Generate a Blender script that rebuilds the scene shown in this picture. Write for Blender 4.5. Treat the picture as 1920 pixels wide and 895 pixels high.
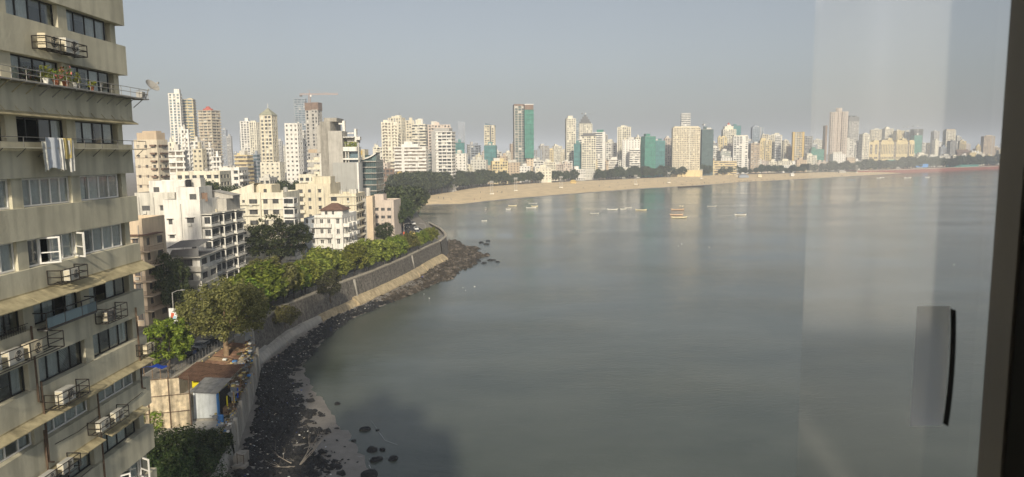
import bpy, bmesh, math, random
from mathutils import Vector, Matrix
R = math.radians
rnd = random.Random(7)
scn = bpy.context.scene
for o in list(bpy.data.objects): bpy.data.objects.remove(o)
COL = scn.collection

# ------------------------------------------------------------------ camera
F, H, PITCH, ROLL = 1320.0, 40.0, R(6.8), R(0.55)
fwd = Vector((0, math.cos(PITCH), -math.sin(PITCH)))
up0 = Vector((0, math.sin(PITCH), math.cos(PITCH))); rt0 = Vector((1, 0, 0))
rt = rt0*math.cos(ROLL) - up0*math.sin(ROLL)
up = rt0*math.sin(ROLL) + up0*math.cos(ROLL)
CAM = Vector((0, 0, H))
cd = bpy.data.cameras.new('camera'); cam = bpy.data.objects.new('camera', cd); COL.objects.link(cam)
cam.matrix_world = Matrix(((rt.x, up.x, -fwd.x, 0), (rt.y, up.y, -fwd.y, 0), (rt.z, up.z, -fwd.z, H), (0, 0, 0, 1)))
cd.sensor_width = 36; cd.lens = F/1920*36; cd.clip_start = 0.02; cd.clip_end = 30000
cd.dof.use_dof = True; cd.dof.focus_distance = 400; cd.dof.aperture_fstop = 9.0
scn.camera = cam
# ------------------------------------------------------------------ sky, sun, exposure
SUN_EL, SUN_AZ = R(26), R(8)            # azimuth: from straight behind the camera towards its right
w = bpy.data.worlds.new('World'); scn.world = w; w.use_nodes = True
nt = w.node_tree; bg = nt.nodes['Background']
sky = nt.nodes.new('ShaderNodeTexSky'); sky.sky_type = 'NISHITA'; sky.sun_disc = False
sky.sun_elevation = SUN_EL; sky.sun_rotation = math.pi - SUN_AZ
sky.altitude = 0; sky.air_density = 1.0; sky.dust_density = 3.0; sky.ozone_density = 1.0
hs = nt.nodes.new('ShaderNodeHueSaturation'); hs.inputs['Saturation'].default_value = 0.48
nt.links.new(sky.outputs[0], hs.inputs['Color']); nt.links.new(hs.outputs[0], bg.inputs[0])
bg.inputs[1].default_value = 0.078
sl = bpy.data.lights.new('sun', 'SUN'); sun = bpy.data.objects.new('sun', sl); COL.objects.link(sun)
sl.energy = 3.6; sl.angle = R(1.8); sl.color = (1.0, 0.89, 0.70)
to_sun = Vector((math.sin(SUN_AZ)*math.cos(SUN_EL), -math.cos(SUN_AZ)*math.cos(SUN_EL), math.sin(SUN_EL)))
sun.rotation_euler = to_sun.to_track_quat('Z', 'Y').to_euler()
sun.location = (0, -50, 200)
vs = scn.view_settings; vs.view_transform = 'Standard'; vs.look = 'None'; vs.gamma = 1; vs.use_curve_mapping = False
vs.exposure = 0.3
scn.render.engine = 'CYCLES'
scn.cycles.max_bounces = 6; scn.cycles.transparent_max_bounces = 12; scn.cycles.volume_bounces = 1

# ------------------------------------------------------------------ helpers
def ray(px, py): return fwd + rt*((px-960)/F) - up*((py-447.5)/F)
def P(px, py, z=0.0):                     # pixel -> point on the level z
    d = ray(px, py); return CAM + d*((z-H)/d.z)
def D(px, py, y):                         # pixel -> point at forward distance y
    d = ray(px, py); return CAM + d*(y/d.y)
def proj(q):
    d = Vector(q)-CAM; zc = d.dot(fwd); return 960+F*d.dot(rt)/zc, 447.5-F*d.dot(up)/zc

class MB:
    def __init__(s): s.v = []; s.f = []; s.m = []
    def box(s, x0, x1, y0, y1, z0, z1, m=0):
        b = len(s.v)
        s.v += [(x0,y0,z0),(x1,y0,z0),(x1,y1,z0),(x0,y1,z0),(x0,y0,z1),(x1,y0,z1),(x1,y1,z1),(x0,y1,z1)]
        s.f += [(b,b+3,b+2,b+1),(b+4,b+5,b+6,b+7),(b,b+1,b+5,b+4),(b+1,b+2,b+6,b+5),(b+2,b+3,b+7,b+6),(b+3,b,b+4,b+7)]
        s.m += [m]*6; return s
    def poly(s, pts, m=0):
        b = len(s.v); s.v += [tuple(p) for p in pts]; s.f.append(tuple(range(b, b+len(pts)))); s.m.append(m); return s
    def prism(s, pts, z0, z1, m=0):       # pts counter-clockwise from above
        b = len(s.v); n = len(pts)
        s.v += [(p[0],p[1],z0) for p in pts]+[(p[0],p[1],z1) for p in pts]
        s.f.append(tuple(range(b+n-1, b-1, -1))); s.f.append(tuple(range(b+n, b+2*n)))
        for i in range(n):
            j = (i+1) % n; s.f.append((b+i, b+j, b+n+j, b+n+i))
        s.m += [m]*(n+2); return s
    def cyl(s, x, y, z0, z1, r0, r1=None, n=10, m=0):
        r1 = r0 if r1 is None else r1
        return s.tube([(x,y,z0),(x,y,z1)], [r0,r1], n, m)
    def bar(s, p, q, r=0.02, n=4, m=0): return s.tube([p, q], [r, r], n, m)
    def tube(s, pts, rad, n=6, m=0):
        pts = [Vector(p) for p in pts]; b = len(s.v)
        for i, p in enumerate(pts):
            t = (pts[min(i+1, len(pts)-1)]-pts[max(i-1, 0)]).normalized()
            a = t.orthogonal().normalized() if abs(t.z) < .95 else Vector((1,0,0))
            a = (a - t*a.dot(t)).normalized(); c = t.cross(a)
            for k in range(n):
                an = 2*math.pi*(k+.5)/n
                s.v.append(tuple(p+(a*math.cos(an)+c*math.sin(an))*rad[i]))
        for i in range(len(pts)-1):
            for k in range(n):
                j = (k+1) % n; s.f.append((b+i*n+k, b+i*n+j, b+(i+1)*n+j, b+(i+1)*n+k)); s.m.append(m)
        s.f.append(tuple(range(b+n-1, b-1, -1))); e = b+(len(pts)-1)*n; s.f.append(tuple(range(e, e+n))); s.m += [m, m]
        return s
    def grid(s, rows, m=0):
        b = len(s.v); nc = len(rows[0])
        for r in rows: s.v += [tuple(p) for p in r]
        for i in range(len(rows)-1):
            for j in range(nc-1):
                a = b+i*nc+j; s.f.append((a, a+1, a+nc+1, a+nc)); s.m.append(m)
        return s
    def mesh(s, name, mats, smooth=False):
        me = bpy.data.meshes.new(name); me.from_pydata(s.v, [], s.f)
        for x in (mats if isinstance(mats, (list, tuple)) else [mats]): me.materials.append(M(x) if isinstance(x, str) else x)
        if len(set(s.m)) > 1: me.polygons.foreach_set('material_index', s.m)
        if smooth: me.polygons.foreach_set('use_smooth', [True]*len(s.f))
        me.update(); return me
    def build(s, name, mats, parent=None, smooth=False):
        return link(name, s.mesh(name, mats, smooth), parent)
    def bw(s, name, mats, parent, smooth=False):      # vertices in world space under an unrotated thing
        o = parent.location; s.v = [(a-o.x, b-o.y, c-o.z) for a, b, c in s.v]
        return s.build(name, mats, parent, smooth)

def link(name, me, parent=None, loc=(0,0,0), rz=0):
    o = bpy.data.objects.new(name, me); COL.objects.link(o); o.location = loc; o.rotation_euler = (0,0,rz)
    if parent: o.parent = parent; CH.setdefault(parent.name, []).append(o)
    return o
CH = {}
def tag(o, label, cat, group=None):
    o['label'] = label; o['category'] = cat
    if group: o['group'] = group
    return o
def thing(name, label, cat, loc=(0,0,0), rz=0, group=None):
    return tag(link(name, None, None, loc, rz), label, cat, group)
def struct(o): o['kind'] = 'structure'; return o
def stuff(o): o['kind'] = 'stuff'; return o
def dup(root, loc=None, rz=None, scale=None, label=None):
    def rec(o, par):
        c = o.copy(); COL.objects.link(c); c.parent = par
        for k in CH.get(o.name, []): rec(k, c)
        if par: CH.setdefault(par.name, []).append(c)
        return c
    r = rec(root, None)
    if loc is not None: r.location = loc
    if rz is not None: r.rotation_euler = (0,0,rz)
    if scale is not None: r.scale = scale if hasattr(scale, '__len__') else (scale,)*3
    if label: r['label'] = label
    return r

# ------------------------------------------------------------------ materials
MATS = {}
def M(n): return MATS[n]
def mat(name, col, rough=.85, var=.12, scale=.6, streak=0.0, bump=0.0, bscale=8.0, metal=0.0, spec=.3, objrand=0.0, col2=None):
    m = bpy.data.materials.new(name); m.use_nodes = True; n = m.node_tree; L = n.links; b = n.nodes['Principled BSDF']
    b.inputs['Roughness'].default_value = rough; b.inputs['Metallic'].default_value = metal
    b.inputs['Specular IOR Level'].default_value = spec
    tc = n.nodes.new('ShaderNodeTexCoord'); N1 = n.nodes.new('ShaderNodeTexNoise')
    N1.inputs['Scale'].default_value = scale; N1.inputs['Detail'].default_value = 6; N1.inputs['Roughness'].default_value = .65
    L.new(tc.outputs['Object'], N1.inputs['Vector'])
    cr = n.nodes.new('ShaderNodeValToRGB'); e = cr.color_ramp.elements
    c2 = col2 or tuple(c*(1+var) for c in col)
    e[0].position = .3; e[0].color = (*[c*(1-var*1.3) for c in col], 1); e[1].position = .7; e[1].color = (*c2, 1)
    L.new(N1.outputs['Fac'], cr.inputs[0]); out = cr.outputs[0]
    if streak:
        mp = n.nodes.new('ShaderNodeMapping'); mp.inputs['Scale'].default_value = (1.3, 1.3, .12)
        L.new(tc.outputs['Object'], mp.inputs[0]); N2 = n.nodes.new('ShaderNodeTexNoise'); N2.inputs['Scale'].default_value = 1.1; N2.inputs['Detail'].default_value = 7
        L.new(mp.outputs[0], N2.inputs['Vector']); c3 = n.nodes.new('ShaderNodeValToRGB'); q = c3.color_ramp.elements
        q[0].position = .34; q[0].color = (1-streak,)*3+(1,); q[1].position = .56; q[1].color = (1,1,1,1)
        L.new(N2.outputs['Fac'], c3.inputs[0]); mx = n.nodes.new('ShaderNodeMix'); mx.data_type = 'RGBA'; mx.blend_type = 'MULTIPLY'; mx.inputs[0].default_value = 1
        L.new(out, mx.inputs[6]); L.new(c3.outputs[0], mx.inputs[7]); out = mx.outputs[2]
    if objrand:
        oi = n.nodes.new('ShaderNodeObjectInfo'); hv = n.nodes.new('ShaderNodeHueSaturation')
        ma = n.nodes.new('ShaderNodeMapRange'); ma.inputs[3].default_value = 1-objrand; ma.inputs[4].default_value = 1+objrand
        L.new(oi.outputs['Random'], ma.inputs[0]); L.new(ma.outputs[0], hv.inputs['Value']); L.new(out, hv.inputs['Color']); out = hv.outputs[0]
    L.new(out, b.inputs['Base Color'])
    if bump:
        N3 = n.nodes.new('ShaderNodeTexNoise'); N3.inputs['Scale'].default_value = bscale; N3.inputs['Detail'].default_value = 5
        L.new(tc.outputs['Object'], N3.inputs['Vector']); bp = n.nodes.new('ShaderNodeBump'); bp.inputs['Strength'].default_value = bump; bp.inputs['Distance'].default_value = .1
        L.new(N3.outputs['Fac'], bp.inputs['Height']); L.new(bp.outputs[0], b.inputs['Normal'])
    MATS[name] = m; return m
def glassmat(name, col, var=.5, cell=2.2, rough=.12, spec=.5, lite=(.45,.42,.36), frac=.72):
    # far / opaque window glass: dark panes, a share of them curtained
    m = bpy.data.materials.new(name); m.use_nodes = True; n = m.node_tree; L = n.links; b = n.nodes['Principled BSDF']
    tc = n.nodes.new('ShaderNodeTexCoord'); sc = n.nodes.new('ShaderNodeVectorMath'); sc.operation = 'SCALE'; sc.inputs['Scale'].default_value = 1/cell
    L.new(tc.outputs['Object'], sc.inputs[0]); fl = n.nodes.new('ShaderNodeVectorMath'); fl.operation = 'FLOOR'; L.new(sc.outputs[0], fl.inputs[0])
    wn = n.nodes.new('ShaderNodeTexWhiteNoise'); L.new(fl.outputs[0], wn.inputs['Vector'])
    cr = n.nodes.new('ShaderNodeValToRGB'); e = cr.color_ramp.elements; cr.color_ramp.interpolation = 'LINEAR'
    e[0].position = .0; e[0].color = (*[c*.6 for c in col], 1); e[1].position = frac; e[1].color = (*[c*1.3 for c in col], 1)
    x = e.new(min(frac+.1, .97)); x.color = (*[(a+b_)*.5 for a, b_ in zip(col, lite)], 1); x = e.new(1.0); x.color = (*lite, 1)
    L.new(wn.outputs['Value'], cr.inputs[0]); L.new(cr.outputs[0], b.inputs['Base Color'])
    b.inputs['Roughness'].default_value = rough; b.inputs['Specular IOR Level'].default_value = spec
    MATS[name] = m; return m
def leafmat(name, col, col2, trans=.3):
    m = bpy.data.materials.new(name); m.use_nodes = True; n = m.node_tree; L = n.links; b = n.nodes['Principled BSDF']; o = n.nodes['Material Output']
    g = n.nodes.new('ShaderNodeNewGeometry'); cr = n.nodes.new('ShaderNodeValToRGB'); e = cr.color_ramp.elements
    e[0].color = (*[c*.65 for c in col], 1); e[1].color = (*col2, 1); x = e.new(.55); x.color = (*col, 1)
    oi = n.nodes.new('ShaderNodeObjectInfo'); hv = n.nodes.new('ShaderNodeHueSaturation'); ma = n.nodes.new('ShaderNodeMapRange')
    ma.inputs[3].default_value = .75; ma.inputs[4].default_value = 1.25; L.new(oi.outputs['Random'], ma.inputs[0]); L.new(ma.outputs[0], hv.inputs['Value'])
    mh = n.nodes.new('ShaderNodeMapRange'); mh.inputs[3].default_value = .485; mh.inputs[4].default_value = .51; L.new(oi.outputs['Random'], mh.inputs[0]); L.new(mh.outputs[0], hv.inputs['Hue'])
    L.new(g.outputs['Random Per Island'], cr.inputs[0]); L.new(cr.outputs[0], hv.inputs['Color']); L.new(hv.outputs[0], b.inputs['Base Color'])
    b.inputs['Roughness'].default_value = .55; b.inputs['Specular IOR Level'].default_value = .25
    t = n.nodes.new('ShaderNodeBsdfTranslucent'); L.new(hv.outputs[0], t.inputs[0]); mx = n.nodes.new('ShaderNodeMixShader'); mx.inputs[0].default_value = trans
    L.new(b.outputs[0], mx.inputs[1]); L.new(t.outputs[0], mx.inputs[2]); L.new(mx.outputs[0], o.inputs[0]); MATS[name] = m; return m

mat('plaster_olive', (.61,.575,.445), var=.13, scale=.35, streak=.24, bump=.15, bscale=5)
mat('plaster_olive_end', (.62,.585,.46), var=.1, scale=.4, streak=.15)
mat('awning', (.46,.40,.25), var=.25, scale=1.2, streak=.35, bump=.1)
mat('white_paint', (.80,.79,.76), rough=.5, var=.06, scale=2)
mat('dark_frame', (.035,.035,.035), rough=.4, var=.1)
mat('rust_metal', (.12,.08,.055), rough=.7, var=.3, scale=3)
mat('rail_metal', (.34,.33,.31), rough=.5, var=.15, scale=3)
mat('black_metal', (.035,.03,.026), rough=.5, var=.2)
mat('ac_white', (.56,.55,.50), rough=.5, var=.08, scale=2.5, streak=.1)
mat('ac_cream', (.62,.56,.42), rough=.5, var=.08, scale=2.5)
mat('fan_dark', (.09,.09,.09), rough=.5, var=.2)
mat('curtain', (.66,.67,.66), var=.12, scale=1.1, bump=.6, bscale=5, objrand=.25)
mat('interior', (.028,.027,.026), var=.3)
mat('terracotta', (.34,.13,.07), var=.2, scale=4)
mat('cloth_blue', (.66,.70,.76), var=.08, scale=3); mat('cloth_white', (.72,.71,.66), var=.08, scale=3)
mat('cloth_yellow', (.62,.50,.20), var=.12, scale=4); mat('cloth_check', (.66,.66,.60), var=.3, scale=9)
mat('flower', (.55,.16,.16), var=.4, scale=9)
mat('cream', (.64,.58,.44), var=.1, scale=.25, streak=.27); mat('cream_pale', (.70,.66,.54), var=.09, scale=.25, streak=.26)
mat('white', (.74,.72,.67), var=.09, scale=.25, streak=.24); mat('white_dirty', (.60,.58,.52), var=.12, scale=.2, streak=.28)
mat('yellow', (.64,.53,.30), var=.1, scale=.15, streak=.15); mat('peach', (.60,.49,.36), var=.08, scale=.2, streak=.14)
mat('beige', (.62,.55,.43), var=.08, scale=.2, streak=.2); mat('tan', (.50,.40,.29), var=.1, scale=.15, streak=.12); mat('brown', (.22,.15,.11), var=.2, scale=.2, streak=.2)
mat('pinkish', (.56,.48,.41), var=.08, scale=.2, streak=.15)
mat('grey', (.38,.37,.35), var=.12, scale=.15, streak=.18); mat('grey_dark', (.15,.15,.15), var=.15, scale=.2, streak=.15)
mat('bluegrey', (.30,.33,.37), var=.1, scale=.15, streak=.1); mat('concrete', (.33,.31,.27), var=.2, scale=.25, streak=.3, bump=.2, bscale=1.5)
mat('concrete_pale', (.44,.42,.38), var=.12, scale=.3, streak=.22); mat('panel_grey', (.36,.36,.34), var=.06, scale=.3, streak=.06)
mat('gold', (.52,.38,.15), var=.1); mat('red_roof', (.42,.10,.07), var=.15); mat('teal', (.10,.30,.27), var=.12, scale=.1)
mat('net_green', (.075,.24,.19), var=.22, scale=.18, streak=.25, bump=.4, bscale=1.2); mat('net_dark', (.09,.13,.13), var=.25, scale=.2, streak=.2, bump=.4, bscale=1.2)
mat('net_teal', (.09,.23,.23), var=.2, scale=.2, streak=.2, bump=.4, bscale=1.2)
mat('roof_green', (.30,.30,.22), var=.12); mat('roof_tile', (.17,.10,.075), var=.25, scale=1.5); mat('slate_roof', (.13,.14,.15), var=.2, scale=1)
mat('blue_paint', (.08,.26,.60), rough=.6, var=.12); mat('blue_tarp', (.02,.09,.62), rough=.45, var=.2, scale=2, bump=.5, bscale=3)
mat('bright_yellow', (.72,.62,.02), var=.12); mat('hut_white', (.60,.64,.66), var=.14, scale=.7, streak=.3)
mat('sheet_cream', (.70,.61,.46), var=.30, scale=1.6, streak=.5, rough=.6, objrand=.12); mat('sheet_rust', (.17,.10,.065), var=.4, scale=1.2, rough=.8, bump=.2, objrand=.15)
mat('sheet_grey', (.30,.30,.29), var=.25, scale=1.2, rough=.6, objrand=.12); mat('wood', (.25,.17,.10), var=.25, scale=3)
mat('asphalt', (.05,.05,.052), var=.2, scale=.8, rough=.9); mat('paving', (.24,.22,.19), var=.2, scale=.8); mat('kerb', (.40,.38,.33), var=.15)
mat('paint_line', (.7,.68,.6), var=.1); mat('earth', (.20,.17,.13), var=.25, scale=.05)
mat('sand', (.70,.55,.34), var=.16, scale=.09, bump=.15, bscale=1.5, rough=.95); mat('wet_sand', (.21,.19,.165), var=.22, scale=.4, rough=.45, spec=.5, bump=.2, bscale=2)
mat('stone_wall', (.17,.155,.135), var=.55, scale=1.6, bump=.8, bscale=2.2, streak=.3); mat('coping', (.42,.38,.31), var=.2, scale=1)
mat('apron', (.48,.39,.25), var=.25, scale=.6, streak=.25, bump=.3, bscale=3)
mat('rock_black', (.022,.022,.023), var=.5, scale=.8, rough=.65, bump=.4, bscale=3); mat('rock_brown', (.055,.045,.034), var=.5, scale=.5, rough=.8, bump=.4, bscale=3)
mat('bark', (.26,.18,.11), var=.3, scale=2.5, bump=.5, bscale=6); mat('bark_dark', (.09,.07,.05), var=.3, scale=2)
mat('dead_wood', (.34,.30,.25), var=.2, scale=3)
mat('car_white', (.75,.75,.74), rough=.25, var=.03, spec=.5); mat('car_yellow', (.60,.47,.12), rough=.25, var=.03, spec=.5)
mat('car_black', (.02,.02,.022), rough=.25, var=.05, spec=.5); mat('car_grey', (.25,.26,.27), rough=.25, var=.05, spec=.5)
mat('rubber', (.02,.02,.02), rough=.8, var=.2); mat('car_glass', (.03,.035,.04), rough=.08, var=.1, spec=.5)
mat('headlight', (.8,.8,.75), rough=.2, var=.02)
mat('boat_white', (.74,.72,.66), rough=.5, var=.08); mat('boat_yellow', (.70,.62,.42), rough=.5, var=.1); mat('boat_orange', (.68,.48,.32), rough=.5, var=.1)
mat('boat_blue', (.16,.24,.32), rough=.5, var=.1); mat('boat_in', (.22,.17,.12), var=.2)
mat('brick_red', (.24,.085,.06), var=.25, scale=.3); mat('crane_red', (.40,.26,.19), var=.1); mat('crane_grey', (.22,.24,.26), var=.1)
mat('sign_white', (.7,.7,.68), var=.03); mat('sign_blue', (.32,.50,.60), var=.15, scale=.5); mat('sign_yellow', (.7,.6,.3), var=.05); mat('sign_red', (.55,.12,.06), var=.1)
mat('litter', (.45,.45,.44), var=.2, objrand=.3); mat('shingle', (.13,.11,.09), var=.5, scale=1.2, bump=.5, bscale=4)
mat('room_wall', (.72,.70,.66), var=.04); mat('alu_beige', (.30,.28,.25), rough=.45, var=.06, scale=3); mat('seal_black', (.006,.006,.006), rough=.6, var=.1)
mat('handle_grey', (.62,.64,.65), rough=.4, var=.04, scale=5)
glassmat('glass_far', (.085,.085,.085), cell=2.6); glassmat('glass_dark', (.05,.055,.06), cell=2.6, frac=.85); glassmat('glass_blue', (.10,.15,.18), cell=3, frac=.8, lite=(.25,.30,.32))
glassmat('glass_green', (.07,.11,.115), cell=3, frac=.8, lite=(.18,.26,.26)); glassmat('glass_warm', (.17,.14,.11), cell=2.4)
leafmat('leaf_almond', (.18,.215,.035), (.37,.39,.085)); leafmat('leaf_rain', (.15,.155,.05), (.29,.275,.10)); leafmat('leaf_dark', (.055,.078,.03), (.11,.13,.048))
leafmat('leaf_far', (.065,.083,.035), (.125,.14,.06)); leafmat('leaf_bright', (.15,.22,.03), (.31,.38,.06)); leafmat('leaf_dusty', (.085,.09,.045), (.15,.15,.08)); leafmat('leaf_bush', (.04,.07,.022), (.10,.14,.045))
# clear window glass close by: see-through with a thin reflection
def pane_mat(name, dark, refl, rough=.03):
    m = bpy.data.materials.new(name); m.use_nodes = True; n = m.node_tree; L = n.links; o = n.nodes['Material Output']; n.nodes.remove(n.nodes['Principled BSDF'])
    t = n.nodes.new('ShaderNodeBsdfTransparent'); t.inputs[0].default_value = (*dark, 1); g = n.nodes.new('ShaderNodeBsdfGlossy'); g.inputs['Roughness'].default_value = rough
    f = n.nodes.new('ShaderNodeLayerWeight'); f.inputs[0].default_value = .5; pw = n.nodes.new('ShaderNodeMath'); pw.operation = 'POWER'; pw.inputs[1].default_value = 3.0; ad = n.nodes.new('ShaderNodeMath'); ad.operation = 'MULTIPLY_ADD'; ad.inputs[1].default_value = .6; ad.inputs[2].default_value = refl; mx = n.nodes.new('ShaderNodeMixShader')
    L.new(f.outputs['Facing'], pw.inputs[0]); L.new(pw.outputs[0], ad.inputs[0]); L.new(ad.outputs[0], mx.inputs[0]); L.new(t.outputs[0], mx.inputs[1]); L.new(g.outputs[0], mx.inputs[2]); L.new(mx.outputs[0], o.inputs[0]); MATS[name] = m; return m
pane_mat('pane', (.88,.91,.91), .05)
def dusty(name, fac):
    m = bpy.data.materials.new(name); m.use_nodes = True; n = m.node_tree; L = n.links; o = n.nodes['Material Output']; n.nodes.remove(n.nodes['Principled BSDF'])
    t = n.nodes.new('ShaderNodeBsdfTransparent'); a = n.nodes.new('ShaderNodeBsdfTranslucent'); a.inputs[0].default_value = (.92,.92,.92,1)
    tc = n.nodes.new('ShaderNodeTexCoord'); mp = n.nodes.new('ShaderNodeMapping'); mp.inputs['Scale'].default_value = (9,1,.7); N = n.nodes.new('ShaderNodeTexNoise'); N.inputs['Scale'].default_value = 1.2
    L.new(tc.outputs['Object'], mp.inputs[0]); L.new(mp.outputs[0], N.inputs['Vector']); mr = n.nodes.new('ShaderNodeMapRange'); mr.inputs[1].default_value = .3; mr.inputs[2].default_value = .7
    mr.inputs[3].default_value = fac*.6; mr.inputs[4].default_value = fac*1.4; L.new(N.outputs['Fac'], mr.inputs[0])
    mx = n.nodes.new('ShaderNodeMixShader'); L.new(mr.outputs[0], mx.inputs[0]); L.new(t.outputs[0], mx.inputs[1]); L.new(a.outputs[0], mx.inputs[2]); L.new(mx.outputs[0], o.inputs[0]); MATS[name] = m
dusty('pane_clear', .012)
def reflective(name, fac):
    m = bpy.data.materials.new(name); m.use_nodes = True; n = m.node_tree; L = n.links; o = n.nodes['Material Output']; n.nodes.remove(n.nodes['Principled BSDF'])
    t = n.nodes.new('ShaderNodeBsdfTransparent'); g = n.nodes.new('ShaderNodeBsdfGlossy'); g.inputs['Roughness'].default_value = .085; mx = n.nodes.new('ShaderNodeMixShader'); mx.inputs[0].default_value = fac
    L.new(t.outputs[0], mx.inputs[1]); L.new(g.outputs[0], mx.inputs[2]); L.new(mx.outputs[0], o.inputs[0]); MATS[name] = m
reflective('pane_reflective', .07)  # glossy share set on this pane only, so it alone mirrors the room curtain
def frosted(name, col):
    m = bpy.data.materials.new(name); m.use_nodes = True; n = m.node_tree; L = n.links; o = n.nodes['Material Output']; b = n.nodes['Principled BSDF']; b.inputs['Base Color'].default_value = (*col,1); b.inputs['Roughness'].default_value = .4
    a = n.nodes.new('ShaderNodeBsdfTranslucent'); a.inputs[0].default_value = (*col,1); mx = n.nodes.new('ShaderNodeMixShader'); mx.inputs[0].default_value = .6; L.new(b.outputs[0], mx.inputs[1]); L.new(a.outputs[0], mx.inputs[2]); L.new(mx.outputs[0], o.inputs[0]); MATS[name] = m
frosted('handle_plastic', (.93,.95,.96))
def sheer(name):
    m = bpy.data.materials.new(name); m.use_nodes = True; n = m.node_tree; L = n.links; o = n.nodes['Material Output']; b = n.nodes['Principled BSDF']; b.inputs['Base Color'].default_value = (.85,.85,.83,1); b.inputs['Roughness'].default_value = .9
    a = n.nodes.new('ShaderNodeBsdfTranslucent'); a.inputs[0].default_value = (.9,.9,.88,1); mx = n.nodes.new('ShaderNodeMixShader'); mx.inputs[0].default_value = .7; L.new(b.outputs[0], mx.inputs[1]); L.new(a.outputs[0], mx.inputs[2]); L.new(mx.outputs[0], o.inputs[0]); MATS[name] = m
sheer('sheer_curtain')
# water
def water():
    m = bpy.data.materials.new('sea_water'); m.use_nodes = True; n = m.node_tree; L = n.links; b = n.nodes['Principled BSDF']
    tc = n.nodes.new('ShaderNodeTexCoord')
    def noise(scale, det, sy=1.0, rough=.5):
        mp = n.nodes.new('ShaderNodeMapping'); mp.inputs['Scale'].default_value = (1, sy, 1); L.new(tc.outputs['Object'], mp.inputs[0])
        x = n.nodes.new('ShaderNodeTexNoise'); x.inputs['Scale'].default_value = scale; x.inputs['Detail'].default_value = det; x.inputs['Roughness'].default_value = rough
        L.new(mp.outputs[0], x.inputs['Vector']); return x.outputs['Fac']
    cr = n.nodes.new('ShaderNodeValToRGB'); e = cr.color_ramp.elements; e[0].position = .35; e[0].color = (.066,.080,.068,1); e[1].position = .65; e[1].color = (.106,.120,.102,1)
    L.new(noise(.022, 6, 1.6, .6), cr.inputs[0]); L.new(cr.outputs[0], b.inputs['Base Color'])
    b.inputs['Roughness'].default_value = .11; b.inputs['IOR'].default_value = 1.33; b.inputs['Specular IOR Level'].default_value = .5
    wp = n.nodes.new('ShaderNodeMapRange'); wp.inputs[1].default_value = .35; wp.inputs[2].default_value = .68; wp.inputs[3].default_value = .25; wp.inputs[4].default_value = 1.25; L.new(noise(.012, 4, 2.0), wp.inputs[0])
    rg = n.nodes.new('ShaderNodeMapRange'); rg.inputs[1].default_value = .35; rg.inputs[2].default_value = .68; rg.inputs[3].default_value = .06; rg.inputs[4].default_value = .14; L.new(noise(.007, 4, 2.4), rg.inputs[0]); L.new(rg.outputs[0], b.inputs['Roughness'])
    prev = None
    for fac, st, dist in ((noise(.75, 6, 1.7, .7), .8, .13), (noise(.13, 5, 1.9, .65), .4, .26)):
        bp = n.nodes.new('ShaderNodeBump'); bp.inputs['Strength'].default_value = st; bp.inputs['Distance'].default_value = dist
        mu = n.nodes.new('ShaderNodeMath'); mu.operation = 'MULTIPLY'; mu.inputs[1].default_value = st; L.new(wp.outputs[0], mu.inputs[0]); L.new(mu.outputs[0], bp.inputs['Strength'])
        L.new(fac, bp.inputs['Height'])
        if prev: L.new(prev.outputs[0], bp.inputs['Normal'])
        prev = bp
    L.new(prev.outputs[0], b.inputs['Normal']); MATS['sea_water'] = m
water()

# ------------------------------------------------------------------ the setting: sea, land, beach, shore
def lerp_tab(tab, x):
    for (a, va), (b, vb) in zip(tab, tab[1:]):
        if x <= b: return va+(vb-va)*max(0, (x-a)/(b-a))
    return tab[-1][1]
BACK = [(700,590),(790,612),(900,803),(1000,891),(1150,992),(1330,1135),(1500,1231),(1600,1297),(1700,1390),(1860,1545),(2000,1700)]
def back(px): return lerp_tab(BACK, px)
m = MB(); m.poly([(-9000,-500,0),(9000,-500,0),(9000,9500,0),(-9000,9500,0)]); struct(m.build('sea', 'sea_water'))
LEDGE = [(-60,40),(-56,60),(-53,90),(-50.4,100),(-50,116),(-50,132),(-50.5,150),(-46.8,166.6),(-43.7,181),(-39.7,196),(-34.5,221.7),(-29.6,253.5),(-27.5,264),(-27,280),(-28,290),(-32.5,312),(-41,341),(-50,380),(-62,450),(-78,540),(-86,590)]
m = MB(); m.prism([(-700,0),(-60,0)]+LEDGE+[(-700,600)], -1.5, 6.9); struct(m.build('headland_ground', 'earth'))
edge = [(-84,572),(-44,590)]; bx = [P(px, 0, 0) for px in ()]
landb = [(-86,575)]+[(D(px, 300, back(px)).x, back(px)-1.0) for px in (800,850,900,950,1000,1075,1150,1240,1330,1415,1500,1550,1600,1650,1700,1780,1860,2000)]+[(2300,2300),(8500,2600),(8500,9300),(-8500,9300),(-8500,590),(-700,590)]
m = MB(); m.prism(landb, -1.5, 3.0); struct(m.build('ground', 'earth'))
# beach: from the water line up to the land edge
WE = [(-84,566),(-39.1,577),(-4.4,627),(52.8,692),(144,792),(227,855),(316,949),(418,1023),(549,1133),(700,1262)]
BE = [(-88,585),(-75,640),(-36,806),(28,895),(143,996),(230,1068),(318,1140),(410,1190),(505,1236),(640,1305)]
def resample(pl, n):
    L = [0]
    for a, b in zip(pl, pl[1:]): L.append(L[-1]+math.dist(a, b))
    out = []
    for i in range(n):
        t = L[-1]*i/(n-1); k = max(j for j in range(len(L)) if L[j] <= t+1e-9); k = min(k, len(pl)-2)
        f = (t-L[k])/(L[k+1]-L[k]); out.append(tuple(pl[k][q]+(pl[k+1][q]-pl[k][q])*f for q in range(len(pl[0]))))
    return out
we, be = [], []
for i in range(len(WE)-1):
    for k in range(8):
        f = k/8; we.append((WE[i][0]*(1-f)+WE[i+1][0]*f, WE[i][1]*(1-f)+WE[i+1][1]*f)); be.append((BE[i][0]*(1-f)+BE[i+1][0]*f, BE[i][1]*(1-f)+BE[i+1][1]*f))
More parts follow.
